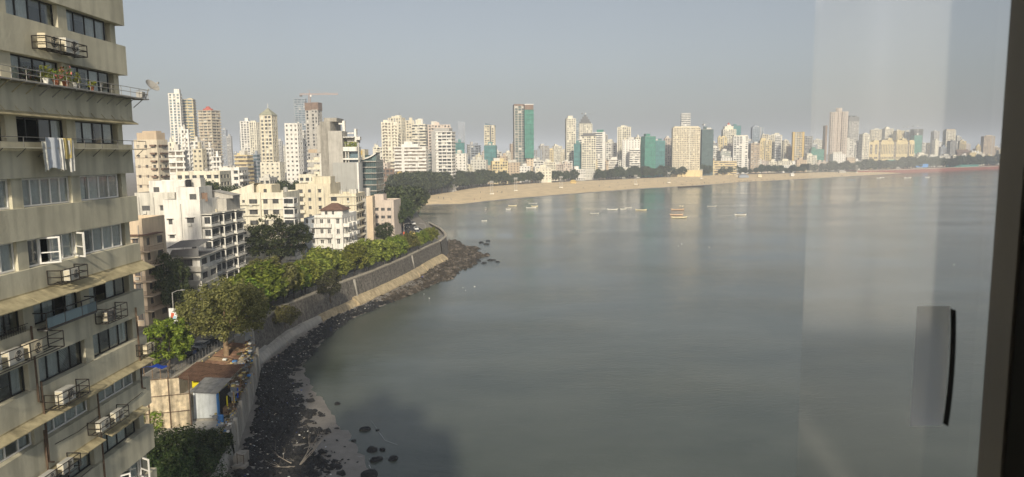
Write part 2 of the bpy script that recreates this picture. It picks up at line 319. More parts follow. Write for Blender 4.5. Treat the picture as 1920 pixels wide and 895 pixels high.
we.append(WE[-1]); be.append(BE[-1])
rows = []
prof = [(-.12,-1.0),(0,-.05),(.05,.25),(.12,.7),(.3,1.5),(.55,2.3),(.8,2.9),(1.0,3.25),(1.06,3.05)]
for i, (a, b) in enumerate(zip(we, be)):
    r_ = []
    for j, (t, z) in enumerate(prof):
        jx = rnd.uniform(-1.5,1.5) if j > 1 else rnd.uniform(-2,2)
        r_.append((a[0]+(b[0]-a[0])*t+jx*.3, a[1]+(b[1]-a[1])*t+jx, z+(rnd.uniform(-.15,.15) if j > 1 else 0)))
    rows.append(r_)
m = MB(); m.grid(rows); m.m = [(1 if (k % (len(prof)-1)) in (0,1) else 0) for k in range(len(m.f))]
struct(m.build('beach', ['sand','wet_sand'], smooth=True))
# foreshore strip in front of the sea wall
FA = [(-33,58),(-34,70),(-35,84),(-37,95),(-39.5,105),(-43,115),(-46.6,127),(-45.8,146),(-43.9,165.6),(-38.6,183.6),(-34.5,202),(-29.6,224),(-26.4,258),(-25,275),(-26,292),(-31,314),(-40,343)]
FE = [(-12,58),(-14,70),(-17.7,84),(-24.5,99),(-31,111),(-36,121),(-40.3,131),(-41.5,150),(-40.2,170),(-34.5,187),(-27,207),(-19,236),(-15,262),(-12,280),(-17,300),(-26,322),(-37,352)]
fa, fe = [], []
for i in range(len(FA)-1):
    for k in range(10):
        f = k/10; fa.append(tuple(FA[i][q]*(1-f)+FA[i+1][q]*f for q in (0,1))); fe.append(tuple(FE[i][q]*(1-f)+FE[i+1][q]*f for q in (0,1)))
rows = []
for si, (a, b) in enumerate(zip(fa, fe)):
    r_ = []; wob = rnd.uniform(-.35,.35); cz_ = .15 if si > 108 else .8 if si > 95 else 1.0; nz_ = .22 if si > 108 else .05
    for t, z in ((-.12,1.3),(0,1.15),(.12,1.0),(.3,.75),(.5,.5),(.7,.28),(.85,.13),(1.0,.0),(1.1,-.12),(1.3,-.5),(1.5,-1.0)):
        r_.append((a[0]+(b[0]-a[0])*t+rnd.uniform(-.15,.15), a[1]+(b[1]-a[1])*t+wob, z*cz_-(.22 if si > 108 else 0)+rnd.uniform(-nz_,nz_)))
    rows.append(r_)
m = MB(); m.grid(rows); struct(m.build('foreshore', 'wet_sand', smooth=True))

# sea wall: stone face, coping, concrete apron, piers, railing
WL = [(-50,127),(-50.5,150),(-46.8,166.6),(-43.7,181),(-39.7,196),(-34.5,221.7),(-29.6,253.5),(-27.5,264)]
def offs(pl, d):
    out = []
    for i, p in enumerate(pl):
        a = Vector(pl[max(i-1,0)][:2]); b = Vector(pl[min(i+1,len(pl)-1)][:2]); t = (b-a).normalized(); n_ = Vector((t.y,-t.x))
        out.append((p[0]+n_.x*d, p[1]+n_.y*d))
    return out
def strip(m, a, za, b, zb, mi=0):
    for i in range(len(a)-1): m.poly([(*a[i],za),(*b[i],zb),(*b[i+1],zb),(*a[i+1],za)], mi)
wr = resample(WL, 60)
t = thing('sea_wall', 'long dark stone sea wall with pale coping and sloping concrete apron below the road', 'sea wall', (-45,180,0))
m = MB(); strip(m, offs(wr,.25), 7.6, offs(wr,1.0), 2.2); strip(m, offs(wr,-.5), 7.6, offs(wr,.25), 7.6); m.bw('stone_face', 'stone_wall', t)
m = MB(); strip(m, offs(wr,.42), 7.5, offs(wr,.42), 7.45); 
for i in range(len(wr)-1):
    a, b, c, d = offs(wr,-.45)[i], offs(wr,.42)[i], offs(wr,.42)[i+1], offs(wr,-.45)[i+1]
    m.prism([a,b,c,d], 7.605, 7.95)
m.bw('coping', 'coping', t)
for i0 in range(0, 59, 4):                       # apron cast in bays, each a little off its neighbour
    m = MB(); seg = wr[i0:i0+5]
    if len(seg) < 2: continue
    dz = rnd.uniform(-.12,.12); wd_ = 3.0+.45*math.sin(i0*1.7) if i0 > 20 else 2.4+rnd.uniform(-.3,.3); dz -= .5*rnd.random() if i0 < 21 else 0; a = offs(seg,.9); b = offs(seg,1.7); c = offs(seg,wd_); d_ = offs(seg,wd_+.35)
    a[-1] = tuple(a[-1][q]*.985+a[-2][q]*.015 for q in (0,1))
    strip(m, a, 2.9+dz, b, 2.6+dz); strip(m, b, 2.6+dz, c, 1.3+dz*.5); strip(m, c, 1.3+dz*.5, d_, .2)
    for e_, s_ in ((0,1),(len(seg)-1,-1)):
        q = [(*a[e_],.2),(*a[e_],2.9+dz),(*b[e_],2.6+dz),(*c[e_],1.3+dz*.5),(*d_[e_],.2)]; m.poly(q if s_ > 0 else q[::-1])
    m.bw('apron_slab', 'apron' if i0 > 14 else 'concrete_pale', t)
for i in (25, 44):
    m = MB(); p = offs(wr,.6)[i]; q = offs(wr,1.4)[i]; tv = (Vector(wr[i+1])-Vector(wr[i])).normalized()*.25
    m.v += [(p[0]-tv.x-.4,p[1]-tv.y,7.5),(p[0]+tv.x,p[1]+tv.y,7.5),(q[0]+tv.x,q[1]+tv.y,2.2),(q[0]-tv.x,q[1]-tv.y,2.2)]; m.f.append((3,2,1,0)); m.m.append(0); m.bw('wall_pier', 'concrete', t)
m = MB(); rl = resample(LEDGE[3:15], 170)
ro = offs(rl,-.35)
for i, p in enumerate(ro):
    m.box(p[0]-.03,p[0]+.03,p[1]-.03,p[1]+.03,7.0,9.0)
    if i: 
        for z in (8.1,8.55,8.98): m.bar((*ro[i-1],z),(*p,z),.025,3)
tag(m.build('promenade_railing', 'grey_dark'), 'thin dark railing along the promenade on top of the sea wall', 'railing')
# north promontory wall beyond the bend
t = thing('promontory_wall', 'short curved stone wall round the bend of the road above brown rocks', 'sea wall', (-28,290,0))
pr = resample([(-27.4,266),(-26.6,280),(-27.6,290),(-32,312),(-40.5,341)], 24); m = MB(); strip(m, offs(pr,.3), 7.5, offs(pr,1.1), .6); m.bw('stone_face', 'stone_wall', t)
m = MB()
for i in range(len(pr)-1): m.prism([offs(pr,-.4)[i],offs(pr,.5)[i],offs(pr,.5)[i+1],offs(pr,-.4)[i+1]], 7.5, 7.9)
m.bw('coping', 'coping', t)
# road, pavement, kerbs
RC = LEDGE[1:20]
rr = resample(RC, 90)
def band(name, d0, d1, z, ma):
    m = MB(); strip(m, offs(rr,d0), z, offs(rr,d1), z); return struct(m.build(name, ma))
band('road', -18.0, -6.5, 6.93, 'asphalt'); 
def slabband(name, d0, d1, z0, z1, ma):
    m = MB(); a, b = offs(rr,d0), offs(rr,d1)
    for i in range(len(rr)-1): m.prism([a[i],b[i],b[i+1],a[i+1]], z0, z1)
    return struct(m.build(name, ma))
slabband('pavement', -6.2, -.5, 6.5, 7.05, 'paving'); slabband('kerb', -6.5, -6.2, 6.5, 7.07, 'kerb'); slabband('pavement', -21.5, -18.3, 6.5, 7.05, 'paving'); slabband('kerb', -18.3, -18.0, 6.5, 7.07, 'kerb')
m = MB(); a, b = offs(rr,-12.33), offs(rr,-12.17)
for i in range(0, len(rr)-1, 2): m.poly([(*a[i],6.936),(*b[i],6.936),(*b[i+1],6.936),(*a[i+1],6.936)])
struct(m.build('road_marking', 'paint_line'))

# haze box
m = MB(); m.box(-9600,9600,-700,9900,-3,175); hz = stuff(m.build('haze', []))
hm = bpy.data.materials.new('haze_air'); hm.use_nodes = True; n = hm.node_tree; n.nodes.remove(n.nodes['Principled BSDF'])
pv = n.nodes.new('ShaderNodeVolumePrincipled'); pv.inputs['Color'].default_value = (.75,.83,.97,1); pv.inputs['Density'].default_value = .00025; pv.inputs['Anisotropy'].default_value = -.1
n.links.new(pv.outputs[0], n.nodes['Material Output'].inputs['Volume']); hz.data.materials.append(hm)

# ------------------------------------------------------------------ window kit
MC = {}
def cached(key, fn):
    if key not in MC: MC[key] = fn()
    return MC[key]
def frame_mesh(w, h, n, fm, th=.06, dp=.08, rail=0):
    def f():
        m = MB(); m.box(0,w,0,dp,0,th); m.box(0,w,0,dp,h-th,h); m.box(0,th,.002,dp-.002,th,h-th); m.box(w-th,w,.002,dp-.002,th,h-th)
        for i in range(1, n): x = w*i/n; m.box(x-th*.5,x+th*.5,.004,dp-.004,th,h-th)
        if rail: m.box(th,w-th,.006,dp-.006,h*rail-.03,h*rail+.03)
        return m.mesh('window', fm)
    return cached(('fr',round(w,2),round(h,2),n,fm,th,rail), f)
def pane_mesh(w, h, pm): return cached(('pa',round(w,2),round(h,2),pm), lambda: MB().box(0,w,0,.012,0,h).mesh('pane', pm))
def curtain_mesh(w, h, seed):
    def f():
        q = random.Random(seed); m = MB(); n = 16; ph = q.random()*6
        r0 = [(w*i/n, .05*math.sin(i*1.9+ph)+.02*q.random(), 0) for i in range(n+1)]; m.grid([r0, [(x,y,h) for x,y,_ in r0]]); return m.mesh('curtain', 'curtain')
    return cached(('cu',round(w,2),round(h,2),seed), f)
def window(parent, loc, rz, w, h, n=2, fm='white_paint', pm='glass_far', clear=False, curt=None, rail=0, skip=(), th=.06, back=False):
    fo = link('window', frame_mesh(w, h, n, fm, th, rail=rail), parent, loc, rz)
    pw = w/n
    for i in range(n):
        if i in skip: continue
        link('pane', pane_mesh(pw-th*.9, h-th*2, 'pane' if clear else pm), fo, (pw*i+th*.45, .035, th))
        if curt and rnd.random() < curt:
            fw = pw*rnd.choice((1,1,.75)); link('curtain', curtain_mesh(fw, h-.02, rnd.randint(0,4)), fo, (pw*i+rnd.uniform(0,pw-fw), .13, .01))
    return fo
def holewall(m, O, U, w, h, holes, depth, mi=0, mr=None):
    """wall panel at O spanning U (unit, horizontal) x w and z x h; outward normal = U x z rotated; holes (u0,v0,u1,v1) get reveals going inward"""
    O = Vector(O); U = Vector(U); Z = Vector((0,0,1)); N = U.cross(Z)     # outward
    us = sorted({0, w, *[round(q,3) for H_ in holes for q in (H_[0],H_[2])]}); v_ = sorted({0, h, *[round(q,3) for H_ in holes for q in (H_[1],H_[3])]})
    for a, b in zip(us, us[1:]):
        run = None
        for c, d in zip(v_, v_[1:]):
            cu, cv = (a+b)/2, (c+d)/2
            inside = any(H_[0] < cu < H_[2] and H_[1] < cv < H_[3] for H_ in holes)
            if not inside: m.poly([O+U*a+Z*c, O+U*b+Z*c, O+U*b+Z*d, O+U*a+Z*d], mi)
    for (a, c, b, d) in holes:
        I = -N*depth; p = [O+U*a+Z*c, O+U*b+Z*c, O+U*b+Z*d, O+U*a+Z*d]
        for i in range(4): q, r_ = p[i], p[(i+1) % 4]; m.poly([q, q+I, r_+I, r_], mi if mr is None else mr)

# ------------------------------------------------------------------ the apartment block close by on the left
FX, YE = -24.5, 46.0
lb = thing('apartment_block', 'tall olive plaster apartment block with continuous window bands and air conditioners, close by', 'building', (FX-5, 30, 0))
def lbp(name, m, ma): return m.bw(name, ma, lb)
ZT = [48.35-3.1*k for k in range(-5, 15)]          # window tops, row -5 .. 14
WH = {**{k: 1.28 for k in range(-5, 15)}, 3: 1.5, 4: 1.5, 5: 1.45, 6: 1.5, 7: 1.25, 8: 1.45, 9: 1.5}
BAYS = [(21.8,25.6),(26.4,30.2),(31.0,34.8),(35.6,39.6),(40.4,44.55)]
TOP = 64.5
def row(k): return ZT[k+5], WH[k]
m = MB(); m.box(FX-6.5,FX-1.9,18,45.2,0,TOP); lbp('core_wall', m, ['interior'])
m = MB(); m.box(FX-6.6,FX-6.5,18,46,0,TOP); m.box(FX-6.5,FX-.9,45.2,45.5,0,TOP); m.box(FX-6.5,FX-.9,17.8,18,0,TOP); m.box(FX-6.5,FX-.6,18,45.6,TOP,TOP+1.0)
m.box(FX-6,FX-3,30,36,TOP+1,TOP+4); lbp('end_wall', m, 'plaster_olive_end')
prev = TOP
for k in range(-5, 15):
    zt, wh = row(k)
    ze = row(k+1)[0] if k < 14 else 0
    zb = zt-wh
    out = {1:.10, 2:-.05, 5:-.02, 8:.02}.get(k, 0.0)
    m = MB(); m.box(FX-1.0, FX+out, 18.01, YE+(.05 if k % 2 else 0), ze, zb)
    m.box(FX-1.9, FX-.9, 18.02, YE-.75, ze+.003, zb-.003)
    m.box(FX-1.0, FX-.4, YE-.9, YE-.35, zb+.002, zt-.002)          # corner pier beside the last window
    lbp('spandrel', m, 'plaster_olive')
    if k == -5: m = MB(); m.box(FX-1.0, FX, 18.01, YE, zt, TOP); lbp('spandrel', m, 'plaster_olive')
    for a, b in zip([(18,21)]+BAYS, BAYS): m = MB(); m.box(FX-.85, FX-.18, a[1]+.002, b[0]-.002, zb+.002, zt-.002); lbp('column', m, 'plaster_olive')
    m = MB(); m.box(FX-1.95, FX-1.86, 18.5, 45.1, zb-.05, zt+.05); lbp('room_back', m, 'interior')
    if k < 0 or k > 10: 
        for (a, b) in BAYS[2:]: window(lb, (FX-.42-lb.location.x, a+.02-30, zb+.02), R(90), b-a-.04, wh-.04, 4, 'dark_frame', clear=True, curt=.5)
        continue
    white = k in (3, 4, 7, 9)
    for bi, (a, b) in enumerate(BAYS):
        if bi < 2: continue
        n = 5 if k in (3,) and bi == 3 else 4
        skip = (0,1) if (k == 2 and bi == 3) else (1,) if (k, bi) in ((4,3),(5,4),(9,4)) else (2,) if (k, bi) == (5,3) else ()
        rec = .34 if white else .42
        fo = window(lb, (FX-rec-lb.location.x, a+.02-30, zb+.02), R(90), b-a-.04, wh-.04, n, 'white_paint' if white else 'dark_frame', clear=True,
               curt=.92 if k in (0,3,7) else .6 if k != 1 else .35, skip=skip, th=.09 if white else .06, rail=.0)
        if (k, bi) in ((4,3),(9,4)):                              # casements standing open
            for i_, an in ((1,-62),(2,-118)):
                pw = (b-a)/n; s_ = link('casement', frame_mesh(pw-.02, wh-.1, 1, 'white_paint', .085, rail=.42), fo, (pw*(1 if i_ == 1 else 4)-(.02 if i_ == 2 else 0), -.01, .04), R(an) if i_ == 1 else R(-an*1.0+0) )
                s_.rotation_euler.z = R(-48) if i_ == 1 else R(180+60)
                s_['label'] = 'white casement standing open'
        if k == 6 and bi == 3:
            m2 = MB(); y0 = .9; 
            for i in range(14): 
                x = 1.9+i*.15; m2.bar((x,-.03,.08),(min(x+1.2,3.9),-.03,min(1.28,.08+(3.9-x))),.012,3); m2.bar((x,-.03,.08),(max(x-1.2,1.9),-.03,min(1.28,.08+(x-1.9))),.012,3)
            m2.build('window_grille', 'black_metal', fo)
def lbbox(name, x0,x1,y0,y1,z0,z1, ma): m = MB(); m.box(x0,x1,y0,y1,z0,z1); return lbp(name, m, ma)
# ledge / platform rails
def railing(name, y0, y1, z, out, hgt, ma, step=1.0, rails=(1.0,.5), platform=False, end=True):
    m = MB(); n = max(1, round((y1-y0)/step))
    for i in range(n+1): y = y0+(y1-y0)*i/n; m.bar((FX+out,y,z),(FX+out,y,z+hgt),.018)
    for r_ in rails: m.bar((FX+out,y0,z+hgt*r_),(FX+out,y1,z+hgt*r_),.018)
    if end: 
        for r_ in rails: m.bar((FX,y1,z+hgt*r_),(FX+out,y1,z+hgt*r_),.018)
    return lbp(name, m, ma)
zb1 = row(1)[0]-row(1)[1]
railing('ledge_railing', 30, 46.9, zb1-.12, .75, .55, 'rail_metal', 1.05)
m = MB(); m.box(FX+.1, FX+.8, 30, 46.95, zb1-.2, zb1-.13); lbp('ledge', m, 'rail_metal')
for y in [31+1.02*i for i in range(16)]:
    m = MB(); m.bar((FX+.08,y,zb1-.72),(FX+.72,y,zb1-.2),.028); m.bar((FX+.1,y,zb1-.22),(FX+.8,y,zb1-.22),.028); lbp('bracket', m, 'awning' if y < 37 else 'rail_metal')
zt2 = row(2)[0]
m = MB(); m.grid([[(FX-.05,y,zt2+.32),(FX+.42,y,zt2+.06),(FX+.43,y,zt2)] for y in (28,31,34,37,40,43,46.1)]); m.grid([[(FX+.42,y,zt2-.003),(FX-.6,y,zt2+.02)] for y in (28,46.1)]); lbp('canopy', m, 'awning')
for y in [31+1.05*i for i in range(15)]:
    m = MB(); m.bar((FX-.02,y,zt2+.62),(FX+.3,y+.05,zt2+.2),.02); lbp('bracket', m, 'awning')
zb2 = row(2)[0]-row(2)[1]
railing('ledge_railing', 30, 46.7, zb2-.28, .5, .5, 'grey_dark', 1.6, rails=(1.0,))
m = MB(); m.box(FX+.0, FX+.55, 30, 46.7, zb2-.33, zb2-.28); lbp('ledge', m, 'plaster_olive_end')
for y in [32+1.6*i for i in range(10)]:
    m = MB(); m.bar((FX-.03,y,zb2-.75),(FX+.45,y,zb2-.34),.02); lbp('bracket', m, 'grey_dark')
def awning(zt, y0, y1, out=.75, drop=.35, name='awning'):
    ys = [y0+(y1-y0)*i/6 for i in range(7)]
    for i, (a, b) in enumerate(zip(ys, ys[1:])):
        j = rnd.uniform(-.03,.03); m = MB(); m.box(FX,FX+.03,a,b,zt+drop+.0,zt+drop+.06)
        p = [(FX+.0,a+.01,zt+drop),(FX+out,a+.01,zt+j),(FX+out,b-.01,zt+j),(FX+.0,b-.01,zt+drop)]
        m.poly(p); m.poly([(x,y,z-.05) for x,y,z in p[::-1]]); m.poly([p[1],(p[1][0],p[1][1],p[1][2]-.05),(p[2][0],p[2][1],p[2][2]-.05),p[2]]); m.poly([p[0],(p[0][0],p[0][1],p[0][2]-.05),(p[1][0],p[1][1],p[1][2]-.05),p[1]])
        lbp(name, m, 'awning')
awning(row(5)[0], 29, 46.2, .8, .42); awning(row(7)[0], 31, 45.9, .55, .22); awning(row(8)[0], 40.4, 44.9, .5, .2); awning(row(8)[0], 34.5, 39.8, .5, .2); awning(row(10)[0], 36, 44.5, .5, .2)
# glass balcony front on row 5
z5 = row(5)[0]-row(5)[1]
m = MB(); 
for z in (z5-.12, z5+.72): m.bar((FX+.5,35.5,z),(FX+.5,39.9,z),.035)
for y in (35.5,37,38.5,39.9): m.bar((FX+.5,y,z5-.12),(FX+.5,y,z5+.72),.028)
for y in (35.5,39.9):
    for z in (z5-.12,z5+.72): m.bar((FX-.2,y,z),(FX+.5,y,z),.035)
lbp('balcony_frame', m, 'black_metal')
m = MB(); m.box(FX+.49,FX+.51,35.55,39.85,z5-.08,z5+.45); lbp('balcony_glass', m, 'glass_blue')
m = MB(); m.box(FX-.1,FX+.5,35.5,39.9,z5-.22,z5-.15); lbp('balcony_floor', m, 'grey_dark')
m = MB()                                                         # wrought guard in the bay before it
for i in range(22): y = 31.1+i*.165; m.bar((FX+.03,y,z5),(FX+.03,y,z5+.38),.012,3); m.tube([(FX+.03,y+.08+.06*math.cos(a_),z5+.2+.09*math.sin(a_)) for a_ in [j*.9 for j in range(8)]], [.009]*8, 3)
m.bar((FX+.03,31.1,z5+.38),(FX+.03,34.8,z5+.38),.02); lbp('window_guard', m, 'black_metal')
# pipes
for (y, z0, z1) in ((34.95,27.6,31.6),(35.2,18.5,26.0),(40.0,19.6,26.4),(44.8,25,30.4),(35.3,24.2,28.6)):
    m = MB(); m.tube([(FX+.07,y,z1),(FX+.09,y+.03,(z0+z1)/2),(FX+.07,y+.08,z0),(FX+.1,y+.4,z0-.15)], [.05]*4, 6); lbp('drain_pipe', m, 'rust_metal')
for (y0, y1, z) in ((40.5,44.9,25.0-.35),(36,40,24.9),(34.5,39,22.2)):
    m = MB(); m.tube([(FX+.04,y0,z),(FX+.05,(y0+y1)/2,z-.12),(FX+.04,y1,z+.02)], [.022]*3, 4); lbp('cable', m, 'black_metal')
# air conditioners and their cages
def ac_proto(body):
    r_ = link('air_conditioner', None)
    m = MB(); m.box(-.17,.17,-.43,.43,0,.60); m.build('casing', body, r_)
    m = MB(); m.cyl(0,0,0,.012,.23,.23,16); m.v = [(.172+z, x+.1, y+.3) for x,y,z in m.v]; m.build('fan', 'fan_dark', r_)
    m = MB()
    for rr_ in (.08,.16,.235): m.tube([(.19, .1+rr_*math.cos(a), .3+rr_*math.sin(a)) for a in [i*math.pi/8 for i in range(17)]], [.008]*17, 3)
    m.build('fan_guard', body, r_)
    m = MB()
    for i in range(6): m.box(-.13,.13,-.445,-.432,.06+i*.085,.11+i*.085)
    m.build('louver', 'ac_cream', r_); return r_
def ac_mat(body): return cached(('ac',body), lambda: ac_proto(body))
acs_used = set()
def ac(y, z, label, body='ac_white', out=.42, rz=0, sc=1.0):
    p = ac_mat(body)
    o = p if body not in acs_used else dup(p); acs_used.add(body)
    o.location = (FX+out, y, z); o.rotation_euler = (0,0,rz); o.scale = (sc,)*3; return tag(o, label, 'air conditioner', 'air conditioners on the olive block')
def cage(y0, y1, z, h, label, out=.75, bars=3, ma='black_metal'):
    t = thing('metal_cage', label, 'cage', (FX, y0, z), 0, 'metal cages on the olive block'); L_ = y1-y0
    m = MB()
    for q in range(bars): zz = h*q/(bars-1); m.bar((out,0,zz),(out,L_,zz),.028); m.bar((0,0,zz),(out,0,zz),.028); m.bar((0,L_,zz),(out,L_,zz),.028)
    for i in range(4): m.bar((out,L_*i/3,0),(out,L_*i/3,h),.028)
    m.bar((.02,0,0),(.02,0,h),.028); m.bar((.02,L_,0),(.02,L_,h),.028); m.build('frame', ma, t)
    m = MB()
    for q in (.2,.55): m.box(out*q,out*q+.06,0,L_,-.02,.02)
    for i in range(4): m.bar((0,L_*i/3,.0),(out,L_*i/3,.0),.022)
    m.build('floor_bars', ma, t); return t
zs = lambda k: row(k)[0]-row(k)[1]
cage(37.0,40.5,zs(0)-1.42,.62,'open metal rack on the topmost visible spandrel holding two tall cream units',.75,3)
ac(37.7,zs(0)-1.38,'cream air conditioner with finned side, first on the topmost rack','ac_cream',sc=1.25); ac(39.4,zs(0)-1.38,'white air conditioner behind the cream one on the topmost rack',sc=1.3)
cage(36.6,38.9,zs(4)-1.02,.72,'small rusty cage below the open white casement windows'); ac(38.0,zs(4)-1.0,'white air conditioner in the small cage below the open white casements')
cage(40.5,42.6,zs(5)-1.05,.85,'empty looking rusty cage beside the black glass balcony'); ac(41.2,zs(5)-1.0,'dark weathered air conditioner in the cage beside the black glass balcony','grey_dark')
cage(28.5,36.2,zs(5)-1.2,.85,'long metal rack holding a row of white air conditioners',.85)
for i, (y, lb_) in enumerate(((30.0,'first'),(31.5,'second'),(33.0,'third'),(34.4,'last'))): ac(y, zs(5)-1.16, '%s air conditioner in the long row on the rack above the dark windows' % lb_, 'ac_cream' if i == 3 else 'ac_white', sc=1.15)
cage(44.6,46.3,zs(6)-1.05,.75,'rusty cage at the outer corner of the block, next to the tree'); ac(45.4,zs(6)-1.02,'cream air conditioner in the corner cage of the block next to the tree','ac_cream')
cage(35.5,38.2,zs(6)-1.25,.75,'rusty cage at the head of a drain pipe, under the latticed window'); ac(36.6,zs(6)-1.2,'large white air conditioner with a fan beside the drain pipe, under the latticed window',sc=1.25)
cage(38.9,41.9,zs(7)-1.2,.72,'cage with a pair of units below the white curtained windows'); ac(39.7,zs(7)-1.17,'nearer of the paired units below the white curtained windows'); ac(41.2,zs(7)-1.17,'farther of the paired units below the white curtained windows')
cage(33.9,36.9,zs(8)-1.0+2.2,.72,'cage with a pair of units above the propped open windows'); ac(34.6,zs(8)+1.24,'nearer of the paired units above the propped open windows'); ac(36.1,zs(8)+1.24,'farther of the paired units above the propped open windows')
# laundry, plants, dish
def cloth(y, w_, drop, ma, label, seed, z):
    q = random.Random(seed); m = MB(); n = 8; rows = []
    for j in range(7):
        v = j/6; rows.append([(FX+.55+.05*math.sin(i*1.3+seed)+.04*v+.03*q.random(), y+w_*i/n*(1-.12*v)+.05*v*math.sin(seed), z-drop*v-(.05*math.sin(i*.9+seed) if j == 6 else 0)) for i in range(n+1)])
    m.grid(rows); b = len(m.v); m.v += [(x-.02,y_,z_) for x,y_,z_ in m.v]; m.f += [tuple(k+b for k in f[::-1]) for f in m.f]; m.m += m.m
    tag(m.build('laundry', ma, smooth=True), label, 'laundry', 'washing over the rail')
zr = zb2-.28+.5
cloth(36.2,.5,1.5,'cloth_check','pale checked cloth hung over the ledge rail below the dark open window',1,zr-.2)
cloth(36.5,1.25,1.6,'cloth_blue','light blue sheet hung over the ledge rail below the dark open window',2,zr+.02); cloth(37.6,.35,1.7,'cloth_white','white cloth hung beside the light blue sheet on the ledge rail',3,zr)
cloth(37.9,.75,1.1,'cloth_yellow','mustard yellow cloth hung over the ledge rail',4,zr+.01); cloth(38.4,.5,1.7,'cloth_white','long white cloth hung past the mustard one on the ledge rail',6,zr-.1)
def pot_plant(y, s, label, ma='terracotta', fl=False, tall=.5):
    t = thing('potted_plant', label, 'potted plant', (FX+.45,y,zb1-.125), 0, 'potted plants on the ledge')
    m = MB(); m.cyl(0,0,0,.26*s,.10*s,.15*s,10); m.cyl(0,0,.26*s,.30*s,.17*s,.17*s,10); m.build('pot', ma, t)
    q = random.Random(int(y*10)); m = MB()
    for i in range(90):
        a = q.random()*6.28; r_ = .32*s*math.sqrt(q.random()); z = .3*s+tall*q.random(); p = Vector((r_*math.cos(a), r_*math.sin(a), z)); d1 = Vector((q.uniform(-1,1),q.uniform(-1,1),q.uniform(-.3,1))).normalized()*.09; d2 = d1.cross(Vector((q.uniform(-1,1),q.uniform(-1,1),q.uniform(-1,1)))).normalized()*.04
        m.poly([p-d1,p+d2,p+d1,p-d2], 1 if fl and q.random() < .25 else 0)
    for i in range(7): m.tube([(0,0,.25*s),(q.uniform(-.2,.2),q.uniform(-.2,.2),.3*s+tall*.8)], [.012,.006], 3)
    m.build('foliage', ['leaf_bright' if fl else 'leaf_almond','flower'], t)
pot_plant(37.2,1.0,'leafy plant in a pale pot, first on the ledge','cloth_white',tall=.65); pot_plant(38.0,1.0,'flowering plant in a terracotta pot on the ledge',fl=True,tall=.6); pot_plant(38.8,1.15,'bushy flowering plant in a large terracotta pot on the ledge',fl=True,tall=.75)
pot_plant(39.6,1.0,'bright leafy plant in a white trough on the ledge','cloth_white',tall=.6); pot_plant(41.2,.8,'small plant in a terracotta pot standing apart on the ledge',tall=.3)
t = thing('satellite_dish', 'grey satellite dish on the outer end of the ledge', 'satellite dish', (FX+.6,46.9,zb1-.1))
m = MB(); rows = []
for j in range(6): rows.append([(.48*j/5*math.cos(a), .48*j/5*math.sin(a), .18*(j/5)**2) for a in [i*math.pi/8 for i in range(17)]])
m.grid(rows); mm = Matrix.Rotation(R(50),4,Vector((.3,1,0))); m.v = [tuple(mm@Vector(v)+Vector((.35,.1,.75))) for v in m.v]; m.build('dish', 'rail_metal', t, smooth=True)
m = MB(); m.bar((0,0,0),(.2,.05,.65),.03); m.bar((.1,.0,.4),(.75,.2,1.0),.014); m.box(.7,.82,.14,.26,.95,1.07); m.build('arm', 'rail_metal', t)
m = MB(); m.box(-.35,.05,-.5,-.1,.03,.4); m.build('motor_box', 'grey', t)

